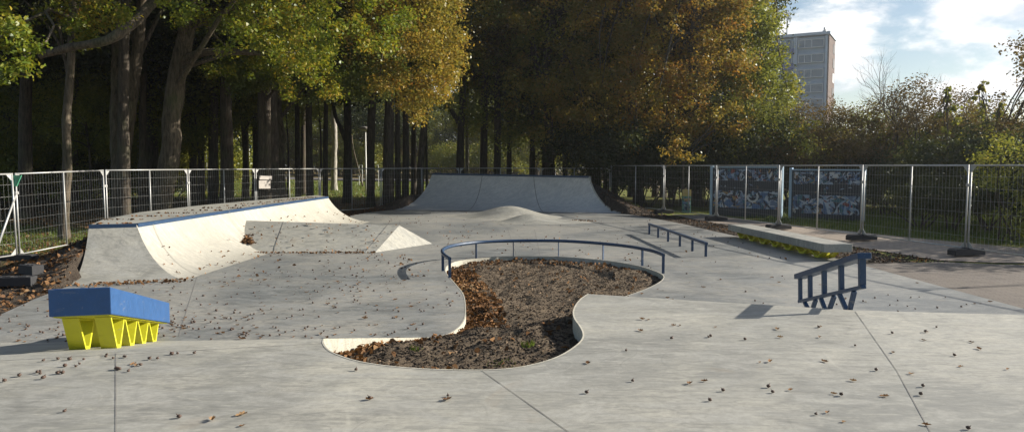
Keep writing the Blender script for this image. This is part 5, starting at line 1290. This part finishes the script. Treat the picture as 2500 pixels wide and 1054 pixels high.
# parked dark car at the far left
g0 = onground(35, 64); g0.z = road_h(g0.x, g0.y) + .04; g0.z = max(g0.z, .95)
car = empty('parked_car', g0, .05, label='dark parked car at the left rim beyond the fence', cat='car')
prof = [(-2.0, .35), (-2.05, .75), (-1.95, .95), (-1.1, 1.05), (-.55, 1.42), (.9, 1.46), (1.6, 1.15), (1.98, .98), (2.05, .6), (2.0, .35)]
b = MB(); n_ = len(prof); M['carpaint'] = paint('dark_car_paint', (.015, .018, .03), .2)
W1 = [.80, .84, .82, .78, .62, .62, .72, .80, .82, .80]
vs = [(x, -w, z) for (x, z), w in zip(prof, W1)] + [(x, w, z) for (x, z), w in zip(prof, W1)]
b.add(vs, [tuple(range(n_))[::-1], tuple(range(n_, 2 * n_))] + [(i, (i + 1) % n_, n_ + (i + 1) % n_, n_ + i) for i in range(n_)]); b.build('body', M['carpaint'], car, bevel=.05)
M['glass'] = flat('car_glass', (.05, .06, .07), .08)
b = MB()
for s_ in (-1, 1): b.add([(-.95, s_ * .80, 1.06), (-.5, s_ * .68, 1.38), (.85, s_ * .68, 1.41), (1.4, s_ * .78, 1.12)], [(0, 1, 2, 3) if s_ > 0 else (3, 2, 1, 0)])
b.build('window', M['glass'], car)
for x in (-1.3, 1.3):
    for s_ in (-1, 1):
        b = MB(); b.tube([(x, s_ * .70, .32), (x, s_ * .88, .32)], .32, 18); w_ = b.build('wheel', M['rubber'], car)
        b = MB(); b.tube([(x, s_ * .87, .32), (x, s_ * .895, .32)], .19, 12); b.build('rim', M['galv'], w_)
M['hl'] = flat('lamp_glass', (.75, .78, .85), .1); M['tl'] = flat('tail_glass', (.35, .02, .03), .2)
for s_ in (-1, 1):
    b = MB(); b.box((1.98, s_ * .62, .82), (.16, .34, .16)); b.build('headlight', M['hl'], car, bevel=.03)
    b = MB(); b.box((-2.02, s_ * .62, .82), (.1, .3, .14)); b.build('tail_light', M['tl'], car, bevel=.02)
# low dark building beyond the far ramp
g0 = onground(1205, 104); root = empty('garage_building', g0, -.1, label='low dark bluish building half hidden beyond the far quarter pipe', cat='building')
M['bw'] = flat('blue_grey_wall', (.11, .12, .15), .8, bump=1); M['door'] = flat('grey_door', (.26, .27, .30), .6)
b = MB(); b.box((2, 3, 1.9), (13, 6, 3.8)); b.build('wall', M['bw'], root)
b = MB(); b.box((2, 2.6, 3.9), (13.8, 7.4, .3)); b.build('roof', M['dark'], root)
for x in (-2.6, .6, 3.8): b = MB(); b.box((x, -.03, 1.25), (2.5, .06, 2.4)); b.build('door', M['door'], root)
# ------------------------------------------------------------------ tower block
c0 = Q(2013, 400, 150); root = empty('tower_block', (c0.x, 150, -1), math.radians(-30), label='grey high rise block with brick end wall rising behind the trees', cat='building')
# local axes: -x along the facade to the left, +y into the depth (facade at y = 0)
M['tw'] = flat('haze_blue_panel', (.33, .42, .53), .7, bump=.6); M['tb'] = flat('blue_balcony', (.07, .10, .27), .6, bump=.8); M['tg'] = flat('window_glass', (.13, .165, .21), .2, bump=.7)  # facade panel colour carries the blue of haze and skylight
M['tfr'] = flat('window_frame', (.62, .65, .68), .5); M['tp'] = flat('pier_concrete', (.42, .50, .60), .8, bump=.6)
m, nt = new_mat('brick_end_wall'); br_ = nd(nt, 'ShaderNodeTexBrick'); L(nt, mapping(nt, objco(nt), (1, 1, 1), (R(90), 0, R(90))), br_.inputs[0]); br_.inputs['Scale'].default_value = 4
br_.inputs['Color1'].default_value = (.09, .065, .06, 1); br_.inputs['Color2'].default_value = (.12, .085, .075, 1); br_.inputs['Mortar'].default_value = (.25, .2, .17, 1); principled(nt, br_.outputs[0], .85, .2); M['brick'] = m
H_ = Q(2013, 75, 150).z + 1; FH = 3.0; nf = 10; LT = 26.0; DP = 9.8; zt = H_ - .9
b = MB(); b.box((-LT / 2, DP / 2 + .25, zt / 2), (LT, DP - .5, zt)); b.build('wall', M['tw'], root)
b = MB(); b.box((.12, DP / 2, zt / 2), (.24, DP, zt)); b.build('brick_wall', M['brick'], root)
b = MB(); b.box((-LT / 2 + .1, DP / 2 - .1, H_ - .45), (LT + .7, DP + .7, .55)); rf = b.build('roof', M['tp'], root)
b = MB(); b.tube([(-1.2, 4, H_ - .2), (-1.2, 4, H_ + .7), (-1.2, 4, H_ + .75)], [.45, .4, .3], 10); b.tube([(-1.2, 4, H_ + .7), (-1.2, 4, H_ + 1.35)], .2, 8); b.build('roof_vent', M['galv'], rf)
xb = [(-.5, 0), (-6.3, 1), (-12.0, 0), (-17.8, 1), (-23.5, 0)]
for x in (-.25, -6.0, -6.6 + .3, -11.8, -17.6, -23.3):
    b = MB(); b.box((x, .0, zt / 2), (.42, .5, zt)); b.build('pier', M['tp'], root)
for k in range(nf):
    z0 = zt - .35 - FH * (k + 1)
    if z0 < 0: break
    for x1_, kind in xb[:4]:
        xa, xe = x1_ - 5.3, x1_ - .1
        if kind == 0:
            f = MB(); X0_, X1_ = xa + .25, xe - .15
            for xx in (X0_, X0_ + 1.2, X0_ + 2.5, X1_): f.box((xx, .0, z0 + 1.95), (.12, .16, 1.5))
            f.box(((X0_ + X1_) / 2, .0, z0 + 2.75), (X1_ - X0_ + .12, .2, .14)); f.box(((X0_ + X1_) / 2, .0, z0 + 1.15), (X1_ - X0_ + .12, .22, .12))
            w_ = f.build('window', M['tfr'], root); g = MB(); g.box(((X0_ + X1_) / 2, .0, z0 + 1.95), (X1_ - X0_ - .13, .06, 1.46)); g.build('pane', M['tg'], w_)
            s_ = MB(); s_.box(((xa + xe) / 2, -.05, z0 + 3.02), (xe - xa, .14, .12)); s_.build('floor_band', M['tp'], root)
        else:
            f = MB(); f.box(((xa + xe) / 2, -.55, z0 + .55), (xe - xa, .1, 1.15)); f.box(((xa + xe) / 2, -.25, z0 - .02), (xe - xa, .62, .16)); f.build('balcony', M['tb'], root)
            g = MB(); g.box(((xa + xe) / 2, .0, z0 + 2.0), (xe - xa - .4, .06, 1.5)); w_ = g.build('window', M['tg'], root)
            g = MB()
            for xx in (xa + .6, xa + 2.0, xa + 3.4, xe - .4): g.box((xx, -.02, z0 + 2.0), (.1, .12, 1.5))
            g.build('window_frame', M['tfr'], w_)
    for yy in (7.4,):
        f = MB(); f.box((.27, yy, z0 + 1.5), (.10, 2.4, 1.9)); f.build('side_opening_panel', M['tfr'] if k == 2 else M['dark'], root)  # dark panels paint the shade of openings that are not cut in
# antenna
ga = Q(1921, 80, 157); root = empty('antenna_mast', (ga.x, 157, Q(1921, 80, 157).z - .6), label='grey phone mast with upright panel antennas on the tower roof', cat='antenna')
b = MB(); b.tube([(0, 0, 0), (0, 0, 4.6)], .13, 8); b.build('mast', M['galv'], root)
for x, y, zz in ((-.55, 0, 3.9), (.1, -.4, 4.1), (.62, .1, 3.8)):
    b = MB(); b.box((x, y, zz), (.26, .16, 2.1)); b.bar((0, 0, zz - .8), (x, y, zz - .8), .05, .05); b.bar((0, 0, zz + .7), (x, y, zz + .7), .05, .05); b.build('antenna_panel', M['tfr'], root, bevel=.03)
# ------------------------------------------------------------------ light, sky and clouds
EL, AZ = 23.8, 13.5                                     # sun: elevation, and angle from +x towards +y
sd = Vector((math.cos(R(AZ)) * math.cos(R(EL)), math.sin(R(AZ)) * math.cos(R(EL)), math.sin(R(EL))))
ld = bpy.data.lights.new('sun', 'SUN'); ld.energy = 5.0; ld.angle = R(.55); ld.color = (1.0, .93, .81)
lo = bpy.data.objects.new('sun', ld); COL.objects.link(lo); lo.rotation_euler = sd.to_track_quat('Z', 'Y').to_euler(); lo.location = sd * 60
w = bpy.data.worlds.new('World'); SC.world = w; w.use_nodes = True; nt = w.node_tree; nt.nodes.clear()
sky = nd(nt, 'ShaderNodeTexSky', sky_type='NISHITA'); sky.sun_disc = False; sky.sun_elevation = R(EL); sky.sun_rotation = R(90 - AZ); sky.air_density = 1.0; sky.dust_density = .6; sky.ozone_density = 1.4
g = nd(nt, 'ShaderNodeTexCoord').outputs['Generated']
sp = nd(nt, 'ShaderNodeSeparateXYZ'); L(nt, g, sp.inputs[0])
zc = mth(nt, 'ADD', mth(nt, 'MAXIMUM', sp.outputs[2], 0.0), .42)
cb = nd(nt, 'ShaderNodeCombineXYZ'); inp(nt, cb, 0, mth(nt, 'DIVIDE', sp.outputs[0], zc)); inp(nt, cb, 1, mth(nt, 'DIVIDE', sp.outputs[1], zc)); inp(nt, cb, 2, mth(nt, 'MULTIPLY', sp.outputs[2], 2.0))
cv_ = mapping(nt, cb.outputs[0], (1, 1, 1), (0, 0, .4), CLOUD_LOC)
n1 = noise(nt, cv_, 2.3, 8, .56, .2); n2 = noise(nt, cv_, 6.5, 7, .6, .2)
msk = ramp(nt, mth(nt, 'ADD', mth(nt, 'MULTIPLY', n1, .8), mth(nt, 'MULTIPLY', n2, .2)), [(.395, 0.0), (.50, 1.0)], 'EASE')
msk = mth(nt, 'MULTIPLY', msk, ramp(nt, sp.outputs[1], [(.45, 0.0), (.75, 1.0)]))
shade = ramp(nt, n2, [(.36, (.66, .69, .75)), (.60, (1.0, .985, .95))])
cl_ = nd(nt, 'ShaderNodeMix', data_type='RGBA', blend_type='MIX')
L(nt, msk, cl_.inputs[0]); L(nt, sky.outputs[0], cl_.inputs[6])
sc_ = nd(nt, 'ShaderNodeVectorMath', operation='SCALE'); L(nt, shade, sc_.inputs[0]); sc_.inputs['Scale'].default_value = CLOUD_E
L(nt, sc_.outputs[0], cl_.inputs[7])
bg = nd(nt, 'ShaderNodeBackground'); bg.inputs[1].default_value = SKY_S; L(nt, cl_.outputs[2], bg.inputs[0])
wo = nd(nt, 'ShaderNodeOutputWorld'); L(nt, bg.outputs[0], wo.inputs[0])
hz = MB(); hz.box((0, 140, 17.7), (680, 460, 38.6)); ho = hz.build('haze', [])  # air volume added for depth and to imitate lens flare on the right
m, nt2 = new_mat('haze_air'); pv = nd(nt2, 'ShaderNodeVolumePrincipled'); pv.inputs['Color'].default_value = (.9, .94, 1, 1); pv.inputs['Density'].default_value = .00042; pv.inputs['Anisotropy'].default_value = .55
o_2 = nd(nt2, 'ShaderNodeOutputMaterial'); L(nt2, pv.outputs[0], o_2.inputs['Volume']); ho.data.materials.append(m); tag(ho, 'thin haze added over the park to wash out the sunward side', kind='stuff')
SC.view_settings.view_transform = 'Standard'; SC.view_settings.look = 'None'; SC.view_settings.exposure = EXPO; SC.view_settings.gamma = 1
SC.cycles.max_bounces = 6; SC.cycles.diffuse_bounces = 3; SC.cycles.glossy_bounces = 2; SC.cycles.transmission_bounces = 4; SC.cycles.transparent_max_bounces = 4
SC.cycles.sample_clamp_indirect = 6
